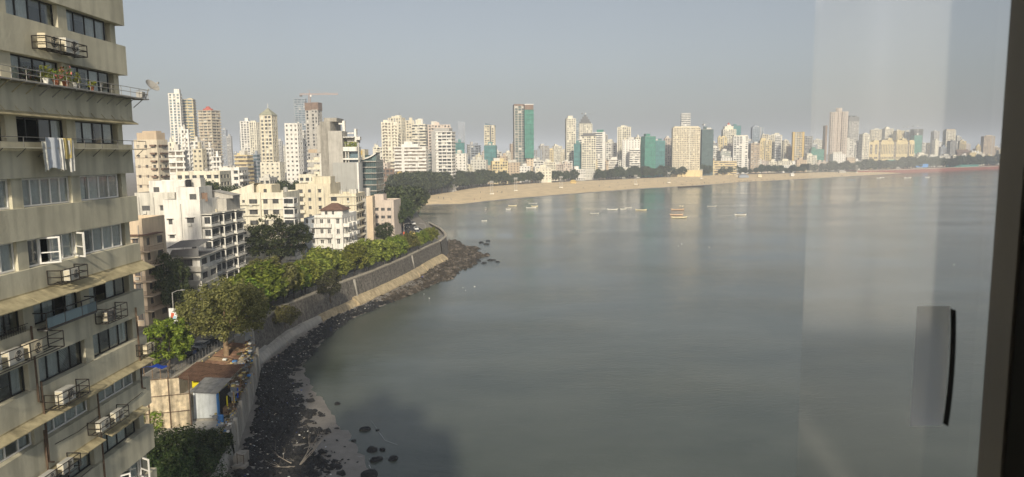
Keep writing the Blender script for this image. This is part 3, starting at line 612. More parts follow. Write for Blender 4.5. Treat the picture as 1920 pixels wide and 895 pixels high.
# ------------------------------------------------------------------ neighbours along the road (built with window openings)
def bldg(label, x, y, rz=0, z=6.9, name='apartment_building', cat='building', group=None): return thing(name, label, cat, (x,y,z), rz, group)
def volume(root, x0,x1,y0,y1,z0,z1, ma, front=(), right=(), left=(), depth=.22, fm='white_paint', n=2, pm='glass_far', parapet=.5, name='wall'):
    """box volume with real window openings; front/right/left: (u0,v0,u1,v1[,n]) in metres from the lower near/left corner"""
    m = MB(); f = [h[:4] for h in front]; r_ = [h[:4] for h in right]; l_ = [h[:4] for h in left]; hh = z1-z0
    holewall(m, (x0,y0,z0), (1,0,0), x1-x0, hh, f, depth); holewall(m, (x1,y0,z0), (0,1,0), y1-y0, hh, r_, depth)
    holewall(m, (x0,y1,z0), (0,-1,0), y1-y0, hh, [(y1-y0-h[2],h[1],y1-y0-h[0],h[3]) for h in l_], depth); holewall(m, (x1,y1,z0), (-1,0,0), x1-x0, hh, [], depth)
    m.poly([(x0,y0,z1-.02),(x1,y0,z1-.02),(x1,y1,z1-.02),(x0,y1,z1-.02)])
    if parapet:
        t_ = .18
        for b in ((x0,x1,y0,y0+t_),(x0,x1,y1-t_,y1),(x0,x0+t_,y0+t_,y1-t_),(x1-t_,x1,y0+t_,y1-t_)): m.box(*b, z1, z1+parapet)
    m.build(name, ma, root)
    for h in front: window(root, (x0+h[0], y0+depth-.1, z0+h[1]), 0, h[2]-h[0], h[3]-h[1], h[4] if len(h) > 4 else n, fm, pm, th=.07)
    if x1-x0 > 4 and z1-z0 > 8:
        for f_ in (rnd.uniform(.05,.3), rnd.uniform(.4,.6), rnd.uniform(.7,.95)):
            u_ = x0+(x1-x0)*f_
            if not any(h[0]-.15 < u_-x0 < h[2]+.15 for h in front): part(root, 'drain_pipe', 'grey', (u_-.06,u_+.06,y0-.14,y0-.02,z0,z1-.3))
    for h in front:
        k_ = rnd.random(); wd_ = h[2]-h[0]
        if wd_ > 3.2: continue
        if k_ < .38: link('window_hood', cached(('hood',round(wd_,1)), lambda: MB().box(-.2,wd_+.2,-.5,-.003,0,.1).mesh('window_hood', 'concrete_pale')), root, (x0+h[0], y0, z0+h[3]+.06))
        if k_ > .68: link('wall_unit', cached('wallunit', lambda: MB().box(0,.85,-.42,-.08,0,.6).box(.03,.1,-.08,0,.1,.2).box(.7,.8,-.08,0,.1,.2).mesh('wall_unit', 'ac_white')), root, (x0+h[0]+rnd.uniform(0,.6), y0, z0+h[1]-.75))
        if .3 < k_ < .5: link('sill', cached(('sill',round(wd_,1)), lambda: MB().box(-.1,wd_+.1,-.16,-.003,-.1,-.02).mesh('sill', 'white_dirty')), root, (x0+h[0], y0, z0+h[1]))
    for h in right: window(root, (x1-depth+.1, y0+h[0], z0+h[1]), R(90), h[2]-h[0], h[3]-h[1], h[4] if len(h) > 4 else n, fm, pm, th=.07)
    for h in left: window(root, (x0+depth-.1, y0+h[2], z0+h[1]), R(-90), h[2]-h[0], h[3]-h[1], h[4] if len(h) > 4 else n, fm, pm, th=.07)
def part(root, name, ma, *boxes):
    m = MB()
    for b in boxes: m.box(*b)
    return m.build(name, ma, root)
def balcony(root, x0,x1,y0,y1,z, ma, h=.9, t_=.12, sides='flr', rail=None):
    m = MB(); m.box(x0,x1,y0,y1,z-.16,z)
    def wl(b):
        m.box(*b, z, z+h)
    if not rail:
        if 'f' in sides: wl((x0,x1,y0,y0+t_))
        if 'l' in sides: wl((x0,x0+t_,y0+t_,y1))
        if 'r' in sides: wl((x1-t_,x1,y0+t_ if 'f' in sides else y0,y1))
    o = m.build('balcony', ma, root)
    if rail:
        m = MB(); q = 12
        for i in range(q+1):
            f = i/q; m.box(x0+(x1-x0)*f-.02,x0+(x1-x0)*f+.02,y0+.03,y0+.07,z,z+h); m.box(x1-.07,x1-.03,y0+(y1-y0)*f-.02,y0+(y1-y0)*f+.02,z,z+h)
        m.box(x0,x1,y0,y0+.1,z+h,z+h+.05); m.box(x1-.1,x1,y0+.1,y1,z+h,z+h+.05); m.build('balustrade', rail, o)
    return o
def roof_bits(root, x0,x1,y0,y1,z,seed, ma='white_dirty', n=4):
    q = random.Random(seed)
    for i in range(n):
        a = q.uniform(x0+.5,x1-2.5); b = q.uniform(y0+.5,max(y0+.6,y1-2.5)); k = q.random()
        if k < .4: part(root, 'roof_room', ma, (a,a+q.uniform(1.6,3),b,b+q.uniform(1.6,2.6),z-.02,z+q.uniform(1.2,2.6)))
        elif k < .75: m = MB(); m.cyl(a,b,z+.3,z+1.7,.7,.7,12); m.cyl(a,b,z+1.7,z+1.9,.7,.3,12); m.cyl(a,b,z,z+.3,.6,.6,6); m.build('water_tank', q.choice(['car_black','white_dirty','grey']), root)
        else: m = MB(); m.bar((a,b,z),(a,b,z+q.uniform(2,4)),.05); m.bar((a-.6,b,z+1.8),(a+.6,b,z+1.8),.04); m.bar((a,b-.5,z+1.5),(a,b+.5,z+1.5),.04); m.build('antenna', 'grey_dark', root)

# peach balcony building (behind the olive block)
b = bldg('narrow peach building with stacked balconies beside the olive block', -78.3, 137, R(-3))
HT = 20.4; fl = [(.3+2.95*i) for i in range(7)]
volume(b, 0,6.2,0,8.2,0,HT, 'peach', right=[(1.2,f+.9,2.4,f+2.4,2) for f in fl[:-1]]+[(5,f+.9,7,f+2.4,3) for f in fl[:-1]], front=[(4.0,f+.9,5.2,f+2.4,2) for f in fl[:-1]], fm='brown', parapet=1.0)
for f in fl[1:-1]: balcony(b, 4.6,7.9,-1.0,4.2,f, 'peach', rail='brown')
part(b, 'eave', 'roof_tile', (-.3,7.6,-.8,5,HT-2.25,HT-2.1))
for z in fl[1:-1]: part(b, 'eave', 'roof_tile', (2.5,4.5,-.9,-.01,z-.3,z-.18))
# white terraced building with stepped bays
b = bldg('white terrace building with dark stepped window bays and a blank sunlit end wall', -79.3, 160)
W_ = 10.6; fh = 2.85
fr = [(1.0,fh*6+.9,1.9,fh*6+2.1,1),(5.2,fh*6+1.2,6.8,fh*6+2.4,2),(1.0,fh*5+.6,2.2,fh*5+1.4,1),(5.9,fh*4+.6,7.0,fh*4+1.8,1),(5.9,fh*3+.4,7.0,fh*3+2.0,1),(5.9,fh*2+.2,7.0,fh*2+1.4,1)]
volume(b, 0,W_-2.2,0,18,0,23, 'white', front=fr, fm='grey_dark', parapet=.6, name='end_wall')
for h in fr: part(b, 'window_hood', 'white', (h[0]-.3,h[2]+.3,-.5,-.003,h[3]+.05,h[3]+.15))
for f in range(8):
    z = fh*f
    for i in range(3):
        y0 = .6+i*5.9; xo = W_-2.2+.9+i*.55
        if f < 7:
            zz = z+.35
            m = MB(); holewall(m, (W_-2.2,y0,zz), (1,0,0), xo-W_+2.2+1.2, 2.3, [(.5,.55,xo-W_+2.2+.95,2.1)], .2); m.build('bay_cheek', 'white', b)
            m = MB(); holewall(m, (xo+1.2,y0,zz), (0,1,0), 4.6, 2.3, [(.25,.45,4.35,2.15)], .35); m.poly([(W_-2.2,y0+4.6,zz),(W_-2.2,y0+4.6,zz+2.3),(xo+1.2,y0+4.6,zz+2.3),(xo+1.2,y0+4.6,zz)]); m.poly([(W_-2.2,y0,zz+.7),(xo+1.2,y0,zz+.7),(xo+1.2,y0+4.6,zz+.7),(W_-2.2,y0+4.6,zz+.7)]); m.build('bay_wall', 'white', b)
            window(b, (xo+1.2-.2,y0+.25,zz+.45), R(90), 4.1, 1.7, 4, 'grey_dark', 'glass_dark'); window(b, (W_-2.2+.5,y0+.16,zz+.55), 0, xo-W_+2.2+.45, 1.55, 2, 'grey_dark', 'glass_dark')
        part(b, 'bay_slab', 'white_dirty', (W_-2.19,xo+1.55,y0-.35,y0+5.2,z+.12,z+.33))
for i in range(2): m = MB(); m.box(W_-1.2+i*.5,W_-.9+i*.5,5.75+i*5.9,6.1+i*5.9,0,21); m.build('bay_pier', 'cream', b)
volume(b, 2.2,7.5,2,9,23,26.2, 'white', front=[(3.0,.5,4.6,1.8,2)], right=[(1,.8,3,2,2)], fm='grey_dark', parapet=.2, name='penthouse_wall')
part(b, 'terrace_screen', 'brown', (7.6,8.9,3,3.12,23,25)); 
m = MB(); m.poly([(6.5,11,23.2),(11.6,11,23.2),(11.6,11,23.9),(6.5,11,25.0)]); m.poly([(6.3,10.7,25.1),(11.9,10.7,23.9),(11.9,16,23.9),(6.3,16,25.1)]); m.poly([(11.6,11,23.2),(11.6,15.5,23.2),(11.6,15.5,23.9),(11.6,11,23.9)]); m.build('shed_roof', ['concrete_pale'], b)
part(b, 'roof_terrace', 'concrete_pale', (8.41,10.6,9.5,17.9,20.2,23.2))
volume(b, -9.5,-.1,6,20,0,24.2, 'white_dirty', front=[(1.5,fh*k+.8,3.4,fh*k+2.0,2) for k in range(3,8)]+[(5.8,fh*k+.8,7.6,fh*k+2.0,2) for k in range(3,8)], fm='grey_dark', name='side_wing_wall', parapet=.8)
volume(b, -7,1.5,8,14,24.2,27.2, 'white', front=[(1,.8,2.4,2,2)], name='stair_head_wall', fm='grey_dark'); roof_bits(b, -9,1,7,19,24.2,3,n=5); roof_bits(b, 3,7,3,8,26.2,5,n=3)
# annex in front of it
b = bldg('grey white annex with long shaded verandas in front of the white terrace building', -77.6, 146.5, R(2))
for k, (x0, y0) in enumerate(((0,0),(1.5,.6),(3,1.2),(4.2,1.8))):
    volume(b, x0,11.2-k*.25,y0+1.4,12,3.0*k,3.0*k+3.0, 'white_dirty' if k < 3 else 'white', front=[(x0+.3 if False else 1.0,.9,9.6-x0-k*.25 if k else 9.8,2.4,6)], right=[(1.0,.9,4,2.3,3),(5.5,.9,9,2.3,4)], fm='grey_dark', pm='glass_far', parapet=0)
    balcony(b, x0+.2,11.9-k*.25,y0,y0+1.38,3.0*k+.0 if k else .16, 'concrete_pale', h=.95); part(b, 'veranda_roof', 'concrete_pale', (x0-.2,12.1-k*.25,y0-.4,12.2,3.0*k+2.78+.16,3.0*k+2.97+.16)) if k == 3 else None
m = MB(); m.poly([(4.5,2.0,12.2),(11,1.4,12.2),(11,1.4,14.0),(5.2,2.0,13.6)]); m.box(4.6,11,2.1,9,12.15,12.3); m.poly([(4.2,1.2,14.0),(11.3,.9,14.4),(11.3,9,15.2),(4.2,9,14.8)]); m.build('veranda_screen', 'grey_dark', b)
# cream block with window bands
b = bldg('cream apartment block with horizontal bands behind the dark spreading tree', -81.5, 202, R(-2))
HT = 22.2; fh = 3.05; fr, rg = [], []
for k in range(7):
    z = .6+fh*k
    fr += [(1.0,z+.9,3.2,z+2.2,2),(4.2,z+1.2,5.0,z+2.0,1),(6.2,z+.9,8.6,z+2.2,3),(10.3,z+.9,11.6,z+2.2,2),(13.0,z+.9,14.8,z+2.2,2)]
    rg += [(.8,z+.9,2.6,z+2.3,2),(4,z+.9,6,z+2.3,2),(8,z+.9,10,z+2.3,2)]
volume(b, 0,16.2,0,14,0,HT, 'cream_pale', front=fr, right=rg, fm='grey_dark', parapet=.8)
for k in range(7):
    part(b, 'band', 'cream_pale', (-.3,9.2,-.55,-.003,.6+fh*k+.5,.6+fh*k+.85)); part(b, 'band', 'white', (9.6,16.5,-.35,-.003,.6+fh*k+2.25,.6+fh*k+2.4))
    z = .6+fh*k
    volume(b, 16.25,19.4,-.6,3,z,z+2.6, 'white', front=[(.25,.9,2.9,2.3,2)], right=[(.3,.9,3.2,2.3,3)], fm='grey_dark', pm='glass_dark', parapet=0, name='bay_wall')
for x in (9.3,): part(b, 'pier', 'cream_pale', (x,x+.5,-.6,-.004,0,HT+.8))
volume(b, 4,11,5,12,HT,HT+2.6, 'cream', parapet=.2, front=[(4.6,.5,5.6,1.6,1)], fm='grey_dark', name='roof_house_wall'); roof_bits(b, 0,16,1,13,HT,11,n=6)
m = MB(); m.poly([(-1,2,HT+.7),(7,2,HT+3.4),(7,10,HT+3.4),(-1,10,HT+.7)]); m.poly([(-1,2,HT+.0),(7,2,HT+.0),(7,2,HT+3.4),(-1,2,HT+.7)]); m.build('sloped_roof', 'cream_pale', b)
for i in range(9): part(b, 'post', 'white_dirty', (-8+i*1.7,-7.9+i*1.7,12,12.1,HT-.5,HT+2.0)) if i > 5 else None
volume(b, -7,-.1,5,14,0,HT-2.2, 'cream_pale', front=[(1,.6+fh*k+.9,2.8,.6+fh*k+2.2,2) for k in range(6)]+[(4,.6+fh*k+.9,6.2,.6+fh*k+2.2,2) for k in range(6)], fm='grey_dark', name='side_wing_wall')
# white house with tiled roof and diagonal side balconies
b = bldg('white four storey house with brown hipped tile roof and stacked side balconies', -64.2, 228, R(-4))
HT = 13.8; fr = []
for k in range(4): z = .5+3.3*k; fr += [(1.8,z+1.0,2.9,z+2.5,2),(4.2,z+1.0,5.3,z+2.5,2),(7.2,z+.9,8.3,z+2.6,2)]
volume(b, 0,9.3,0,16,0,HT, 'white', front=fr, right=[(1+3.2*i,.5+3.3*k+.9,2.4+3.2*i,.5+3.3*k+2.6,2) for i in range(4) for k in range(4)], fm='white_paint', parapet=.4)
for k in (1,2,3): balcony(b, .1,5.9,-1.1,-.003,.45+3.3*k, 'white', h=1.0)
part(b, 'cornice', 'white_dirty', (-.2,9.5,-.4,-.003,HT-.55,HT-.35))
for i in range(3):
    for k in (1,2,3): balcony(b, 9.303,11.2,1.0+4.4*i,4.0+4.4*i,.45+3.3*k, 'white', h=1.0); m = MB(); m.bar((9.4,4.2+4.4*i,.5+3.3*k-2.8),(11,1.2+4.4*i,.4+3.3*k),.12); m.build('brace', 'white', b)
volume(b, 1.6,8.8,2,9,HT,HT+1.8, 'white', front=[(1.2,.3,2.2,1.5,1),(3.6,.3,4.4,1.5,1)], fm='white_paint', parapet=0, name='attic_wall')
m = MB(); z0 = HT+1.75; q = [(1.0,1.4,z0),(9.4,1.4,z0),(9.4,9.6,z0),(1.0,9.6,z0)]; r1, r2 = (4.2,5.5,z0+2.2), (6.2,5.5,z0+2.2)
m.poly([q[0],q[1],r2,r1]); m.poly([q[1],q[2],r2]); m.poly([q[2],q[3],r1,r2]); m.poly([q[3],q[0],r1]); m.poly([(x,y,z-.08) for x,y,z in q[::-1]]); m.build('roof', 'roof_tile', b)
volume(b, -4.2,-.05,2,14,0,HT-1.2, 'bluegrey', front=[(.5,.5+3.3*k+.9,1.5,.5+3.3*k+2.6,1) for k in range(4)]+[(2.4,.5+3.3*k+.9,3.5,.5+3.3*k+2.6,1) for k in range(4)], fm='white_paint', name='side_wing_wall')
for x in (1.6,2.6): part(b, 'wall_unit', 'ac_white', (x,x+.8,-.45,-.1,.45+6.6-.9,.45+6.6-.35))
# yellow cream building behind it
b = bldg('tall pale yellow building with small windows behind the tiled roof house', -80.2, 262, R(-2))
fr = [(x,3.1*k+1.2,x+1.1,3.1*k+2.4,1) for k in range(1,7) for x in (4.6,8.4)]+[(.8,3.1*k+1.0,2.6,3.1*k+2.4,2) for k in range(1,7)]
volume(b, 0,13,0,14,0,22.4, 'cream', front=fr, fm='grey_dark', parapet=.7); part(b, 'roof_room', 'cream', (5,12,4,10,22.38,25.6))
for k in range(2,7): balcony(b, -.6,3.4,-1.1,-.003,3.1*k, 'cream_pale', h=.8)
fr = [(.6,3.1*k+1.2,2.8,3.1*k+2.6,3) for k in range(1,6)]+[(6.5,3.1*k+1.4,7.3,3.1*k+2.3,1) for k in range(1,6)]
volume(b, 13.05,23.0,-2,12,0,18.6, 'cream', front=fr, right=[(1+3.3*i,3.1*k+.8,3.6+3.3*i,3.1*k+2.5,3) for i in range(4) for k in range(6)], fm='grey_dark', pm='glass_dark', parapet=.8, name='right_wing_wall')
for k in range(1,6): part(b, 'band', 'cream_pale', (13.0,23.4,-2.5,-2.003,3.1*k+2.8,3.1*k+3.0)); part(b, 'side_slab', 'cream_pale', (23.003,23.9,-2.4,12,3.1*k+.2,3.1*k+.45))
roof_bits(b, 14,22,-1,11,18.6,21,n=5)
b = bldg('slim pinkish stair tower standing beside the yellow cream building', -55.4, 268); volume(b, 0,2.4,0,5,0,17.5, 'peach', front=[], right=[(1,3.0*k+.8,3,3.0*k+2.0,2) for k in range(1,5)], fm='grey_dark', parapet=.3)
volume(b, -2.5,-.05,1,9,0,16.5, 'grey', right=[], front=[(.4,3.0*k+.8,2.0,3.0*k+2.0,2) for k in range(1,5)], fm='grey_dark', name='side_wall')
b = bldg('pinkish low building half hidden by dark trees near the bend', -57.5, 290, R(-5)); volume(b, 0,9,0,12,0,14.5, 'pinkish', front=[(1+2.6*i,3.2*k+1,2.6+2.6*i,3.2*k+2.2,2) for i in range(3) for k in range(1,4)], fm='grey_dark'); part(b, 'roof_room', 'pinkish', (0,4,3,8,14.45,17.2)); 
b = bldg('small tan gatehouse with a white canopy beside the road', -53.0, 236, R(-6)); volume(b, 0,5.2,0,4,0,3.6, 'tan', front=[(1,1,2.2,2.2,2),(3.2,0.1,4.2,2.3,1)], fm='grey_dark'); part(b, 'canopy', 'white', (-.6,5.8,-1.6,-.003,2.6,2.75))
# low white houses in the trees further back
def small_block(label, px0, px1, yt, dist, ma, floors, n, fm='grey_dark', seed=1, rz=0, side=6, z=6.9, balc=True, rowsgap=3.1, group=None):
    a = D(px0, yt, dist); c = D(px1, yt, dist); w_ = abs(c.x-a.x); hh = a.z-z
    b = bldg(label, a.x, dist, rz, z, group=group); st = w_/n
    holes = [(st*i+st*.2, hh-3.1*(k+1)+.7, st*i+st*.8, hh-3.1*(k+1)+2.2, 2) for i in range(n) for k in range(floors) if hh-3.1*(k+1) > 0]
    volume(b, 0,w_,0,12,0,hh, ma, front=holes, right=[(1+3.4*i, hh-3.1*(k+1)+.7, 3.2+3.4*i, hh-3.1*(k+1)+2.2, 2) for i in range(3) for k in range(floors) if hh-3.1*(k+1) > 0], fm=fm, pm='glass_dark', parapet=.7)
    if balc:
        for k in range(floors):
            if hh-3.1*(k+1) > 0: balcony(b, w_+.003, w_+1.6, .5, 10, hh-3.1*(k+1)+.1, ma, h=.9)
    roof_bits(b, .5,w_-.5,1,11,hh,seed,n=3); return b
small_block('white block with dark side balconies on the wooded slope', 410,448,317,345,'white',4,3,seed=31)
small_block('small white house with flat roof beside the wooded slope', 486,506,336,360,'white_dirty',3,2,seed=32,balc=False)
small_block('white low building with a blue roof tank near the wooded slope', 330,412,325,300,'cream_pale',3,6,seed=33,balc=False)
small_block('cream house with small terraces under the grey concrete tower', 560,592,330,330,'cream_pale',4,3,seed=34)
b = bldg('white residential slab with deep side balconies beside the grey concrete tower', D(585,290,330).x, 332); hh = D(590,290,332).z-6.9
volume(b, 3.0,6.6,0,12,0,hh, 'white', front=[], right=[(1,3.1*k+1,3,3.1*k+2.2,2) for k in range(1,8)], fm='grey_dark', parapet=.8)
for k in range(1,8): balcony(b, -3.2,2.997,.5,9,hh-3.4*k, 'cream_pale', h=.8); part(b, 'balcony_wall', 'cream_pale', (-.5,2.9,2.0,8,hh-3.4*k+.003,hh-3.4*k+2.2))
part(b, 'cap', 'tan', (-2,6.8,-.6,9,hh+.8,hh+2.4))
# grey concrete tower with hanging terraces
yc = 318; b = bldg('windowless grey concrete tower with cut back terraces and hanging screens', D(592,228,yc).x, yc); k_ = yc/F; S = lambda px: (px-592)*k_*1.0; Zp = lambda py, px=630: D(px,py,yc).z-6.9
m = MB(); m.prism([(S(599),0),(S(620),-1.2),(S(622),6),(S(622),16),(S(599),16)], 0, Zp(228)); m.build('shaft_wall', 'concrete', b)
part(b, 'shaft_wall', 'concrete_pale', (S(592),S(599)-.02,.5,12,Zp(286),Zp(235))); part(b, 'crown', 'concrete', (S(606),S(630),1,14,Zp(228)-.02,Zp(226)+1.2))
m = MB(); m.prism([(S(616.5),-2.6),(S(642),-2.2),(S(642),8),(S(616.5),8)], Zp(352), Zp(246)); m.build('front_slab', 'concrete_pale', b)
m = MB(); m.prism([(S(625),-4.6),(S(669),-4.0),(S(673),3),(S(625),3)], Zp(361), Zp(305)); m.build('hanging_screen', 'panel_grey', b)
for px_ in (633,641,649,657,665): part(b, 'screen_joint', 'concrete', (S(px_)-.04,S(px_)+.04,-4.62+(px_-625)/44*.6,-4.2,Zp(360),Zp(306)))
part(b, 'screen_fin', 'white', (S(669)+.02,S(672),-4.3,2,Zp(360),Zp(305)))
part(b, 'stair_fin', 'white', (S(637),S(641.5),4,6,Zp(246),Zp(226))); part(b, 'stair_beam', 'white', (S(630),S(636.9),4,5,Zp(233),Zp(230)))
for (x0, x1, ya, yb) in ((642.1,668,284,276),(642.1,670,300,297),(643,664,258.5,257)): part(b, 'terrace_slab', 'white', (S(x0),S(x1),-2,7,Zp(ya),Zp(yb)))
part(b, 'terrace_wall', 'concrete_pale', (S(648),S(667),1,7,Zp(268),Zp(257.5))); part(b, 'roof_frame', 'white', (S(649),S(662),1,5,Zp(251),Zp(249))); part(b, 'roof_fin', 'white', (S(662.5),S(666),0,3,Zp(268),Zp(242))); part(b, 'tank_box', 'white', (S(666.2),S(673),-.5,3,Zp(263),Zp(257)))
for (x0, x1, ya, yb) in ((645,668,297,284.5),(645,668,304.5,300.5)): part(b, 'glazing', 'glass_blue', (S(x0),S(x1),.5,6,Zp(ya),Zp(yb)))
for x_ in (645,650,669): part(b, 'terrace_column', 'concrete_pale', (S(x_),S(x_)+.6,-1.2,-.4,Zp(305),Zp(268)))
q = random.Random(5); m = MB()
for i in range(400):
    p = Vector((q.uniform(S(645),S(667)), q.uniform(-1.6,.6), Zp(276)+.2+2.0*q.random()**2)); d1 = Vector((q.uniform(-1,1),q.uniform(-1,1),q.uniform(-1,1))).normalized()*.35; d2 = d1.orthogonal().normalized()*.2; m.poly([p-d1,p+d2,p+d1,p-d2])
m.build('terrace_planting', 'leaf_almond', b)
# teal glass building right of it
yc = 345; b = bldg('teal glass office building with white floor slabs and curved roof edge', D(674,300,yc).x, yc, R(-4)); k_ = yc/F; S = lambda px: (px-674)*k_; Zp = lambda py, px=690: D(px,py,yc).z-6.9
part(b, 'glazing', 'glass_green', (0,S(705),0,14,0,Zp(300)))
for i, py in enumerate(range(302, 360, 11)): part(b, 'floor_slab', 'concrete_pale', (-.6,S(706),-.9,14.3,Zp(py)-.45,Zp(py)))
for px_ in range(676, 706, 4): part(b, 'mullion', 'grey_dark', (S(px_)-.06,S(px_)+.06,-.12,-.003,0,Zp(301)))
m = MB(); m.grid([[(S(684)+(S(706)-S(684))*i/8, y_, Zp(296)+(Zp(286)-Zp(296))*(i/8)**1.6) for i in range(9)] for y_ in (-1,9)]); m.grid([[(S(684)+(S(706)-S(684))*i/8, -1, Zp(296)+(Zp(286)-Zp(296))*(i/8)**1.6-dz) for i in range(9)] for dz in (.7,0)]); m.build('curved_roof', 'white', b)
part(b, 'upper_glazing', 'glass_green', (S(684),S(704),.6,9,Zp(300),Zp(291))); part(b, 'lift_head', 'cream', (S(671),S(683),1,8,Zp(302),Zp(280))); part(b, 'tank', 'gold', (S(671),S(679),.4,4,Zp(290)+.0,Zp(281.5)))
part(b, 'entrance_block', 'white', (S(678),S(694),-3,-.95,0,Zp(352)))

# ------------------------------------------------------------------ skyline towers
def fit(px0, px1, dist, rz, ratio):
    """width and centre x of a turned box whose picture spans px0..px1 at forward distance dist"""
    w_ = (px1-px0)/F*dist; x = D((px0+px1)/2, 300, dist).x
    for _ in range(6):
        c, s_ = math.cos(rz), math.sin(rz); d_ = w_*ratio
        us = [proj((x+a*c-b_*s_, dist+a*s_+b_*c, 40))[0] for a in (-w_/2,w_/2) for b_ in (0,d_)]
        lo, hi = min(us), max(us); w_ *= (px1-px0)/(hi-lo); x += ((px0+px1)/2-(lo+hi)/2)/F*dist
    return x, w_
def tower(label, px0, px1, yt, dist, ma, style='grid', rz=None, ratio=.8, glass='glass_far', z0=3.0, fh=3.2, crown='auto', group=None, name='tower_block', trim=None, seed=None, cat='tower', pier=3.4):
    seed = seed if seed is not None else int(px0*7+yt); q = random.Random(seed)
    rz = R(q.uniform(-24,24)) if rz is None else R(rz)
    x, w_ = fit(px0, px1, dist, rz, ratio); d_ = w_*ratio; top = D((px0+px1)/2, yt, dist).z; hh = top-z0
    b = thing(name, label, cat, (x,dist,z0), rz, group); trim = trim or ma; h0 = -w_/2; h1 = w_/2
    nf = max(1, int(hh/fh)); fh = hh/nf; hx = 0
    if style in ('grid','band','slab','balc','ribs'):
        part(b, 'glazing', glass, (h0+.02,h1-.02,.02,d_-.02,0,hh-.05))
        st = {'grid':1.25,'band':1.55,'slab':.45,'balc':1.2,'ribs':.9}[style]; so = {'grid':.3,'band':.35,'slab':1.1,'balc':.3,'ribs':.2}[style]
        m = MB()
        for k in range(nf+1):
            z = k*fh; m.box(h0-so,h1+so,-so,d_+so,max(0,z-st*.3),min(hh,z+st*.7) if k < nf else hh+.6)
        if style == 'slab':
            pass
        m.build('floor_bands', ma, b)
        if style in ('grid','balc','ribs'):
            m = MB(); po = .38 if style != 'ribs' else .6
            nx = max(2, round(w_/pier)); ny = max(2, round(d_/pier)); pw = {'grid':1.0,'balc':1.1,'ribs':1.3}[style]*min(1.0, pier/3.4)
            for i in range(nx+1):
                xx = h0+(w_)*i/nx; wd = pw*(1.5 if i in (0,nx) else q.choice((.8,1,1,1.6)))/2; a = max(h0-po, xx-wd); c = min(h1+po, xx+wd); m.box(a,c,-po,.5,0,hh+.3); m.box(a,c,d_-.5,d_+po,0,hh+.3)
            for i in range(ny+1):
                yy = d_*i/ny; wd = pw*(1.5 if i in (0,ny) else 1)/2; a = max(-po+.003, yy-wd); c = min(d_+po-.003, yy+wd); m.box(h0-po+.003,h0+.5,a,c,0,hh+.28); m.box(h1-.5,h1+po-.003,a,c,0,hh+.28)
            m.build('piers', trim, b)
        if style == 'balc':
            m = MB()
            for cx in ([-.28,.28] if w_ > 16 else [0]):
                bw_ = w_*.2
                for k in range(1, nf): m.box(w_*cx-bw_/2,w_*cx+bw_/2,-1.7,-.385,k*fh-.12,k*fh+.95)
            for k in range(1, nf): m.box(h1+.385,h1+1.5,d_*.3,d_*.65,k*fh-.12,k*fh+.9)
            m.build('balconies', trim, b)
        if style == 'slab':
            m = MB(); nx = max(2, round(w_/5))
            for i in range(nx+1): xx = h0+w_*i/nx; m.box(max(h0-.3,xx-.35),min(h1+.3,xx+.35),-.5,.6,0,hh); m.box(max(h0-.3,xx-.35),min(h1+.3,xx+.35),d_-.6,d_+.5,0,hh)
            for yy in (0, d_*.5, d_-.8): m.box(h0-.31,h0+.5,yy+.01,yy+.8,0,hh); m.box(h1-.5,h1+.31,yy+.01,yy+.8,0,hh)
            m.build('piers', trim, b)
            m = MB()
            for k in range(nf): m.box(h0-1.09,h1+1.09,-1.09,-.95,k*fh+.31,k*fh+1.15); m.box(h1+.95,h1+1.09,-.95,d_+1,k*fh+.31,k*fh+1.15)
            m.build('balcony_fronts', trim, b)
        if style != 'slab' or True:
            m = MB(); fo_ = {'grid':.2,'band':.25,'slab':.6,'balc':.2,'ribs':.14}[style]; nx = max(2, round(w_/pier)); ny = max(2, round(d_/pier))
            for k in range(nf):
                for i in range(nx):
                    if q.random() < .20: m.box(h0+w_*i/nx+.1,h0+w_*(i+1)/nx-.1,-fo_+.02*q.random(),.3,k*fh+.3,k*fh+fh*q.choice((.55,.8,.95)), q.choice((0,0,1,2)))
                for i in range(ny):
                    if q.random() < .20: m.box(h1-.3,h1+fo_-.02*q.random(),d_*i/ny+.1,d_*(i+1)/ny-.1,k*fh+.3,k*fh+fh*q.choice((.55,.8,.95)), q.choice((0,0,1,2)))
            stuff(m.build('infill_panels', [ma,'white_dirty','grey_dark'], b))
            if q.random() < .6 and nx > 3:
                m = MB(); i = q.randint(1, nx-2); m.box(h0+w_*i/nx,h0+w_*i/nx+w_/nx*.8,-.33,.35,0,hh+.2); m.build('service_shaft', q.choice(('grey_dark','grey',ma)), b)
    elif style == 'solid':
        m = MB(); holes = []; nx = max(2, round(w_/4.2))
        for k in range(1, nf):
            for i in range(nx): u = w_*(i+.5)/nx; holes.append((u-.8, k*fh+.8, u+.8, k*fh+2.2))
        holewall(m, (h0,0,0), (1,0,0), w_, hh, holes, .3); ny = max(1, round(d_/4.5)); hs_ = [(d_*(i+.5)/ny-.8, k*fh+.8, d_*(i+.5)/ny+.8, k*fh+2.2) for i in range(ny) for k in range(1, nf)]
        holewall(m, (h1,0,0), (0,1,0), d_, hh, hs_, .3); holewall(m, (h0,d_,0), (0,-1,0), d_, hh, hs_, .3); holewall(m, (h1,d_,0), (-1,0,0), w_, hh, [], .3); m.poly([(h0,0,hh),(h1,0,hh),(h1,d_,hh),(h0,d_,hh)]); m.build('wall', ma, b)
        part(b, 'glazing', glass, (h0+.29,h1-.29,.29,d_-.29,0,hh-.3))
    elif style == 'net':
        m = MB(); rings = []
        base_ = [(h0,0),(h0+w_*.33,-.1),(h0+w_*.66,-.1),(h1,0),(h1+.1,d_*.5),(h1,d_),(h0,d_),(h0-.1,d_*.5)]
        for k in range(nf+1): rings.append([(x_+q.uniform(-.3,.3), y_+q.uniform(-.3,.3), hh*k/nf) for x_, y_ in base_])
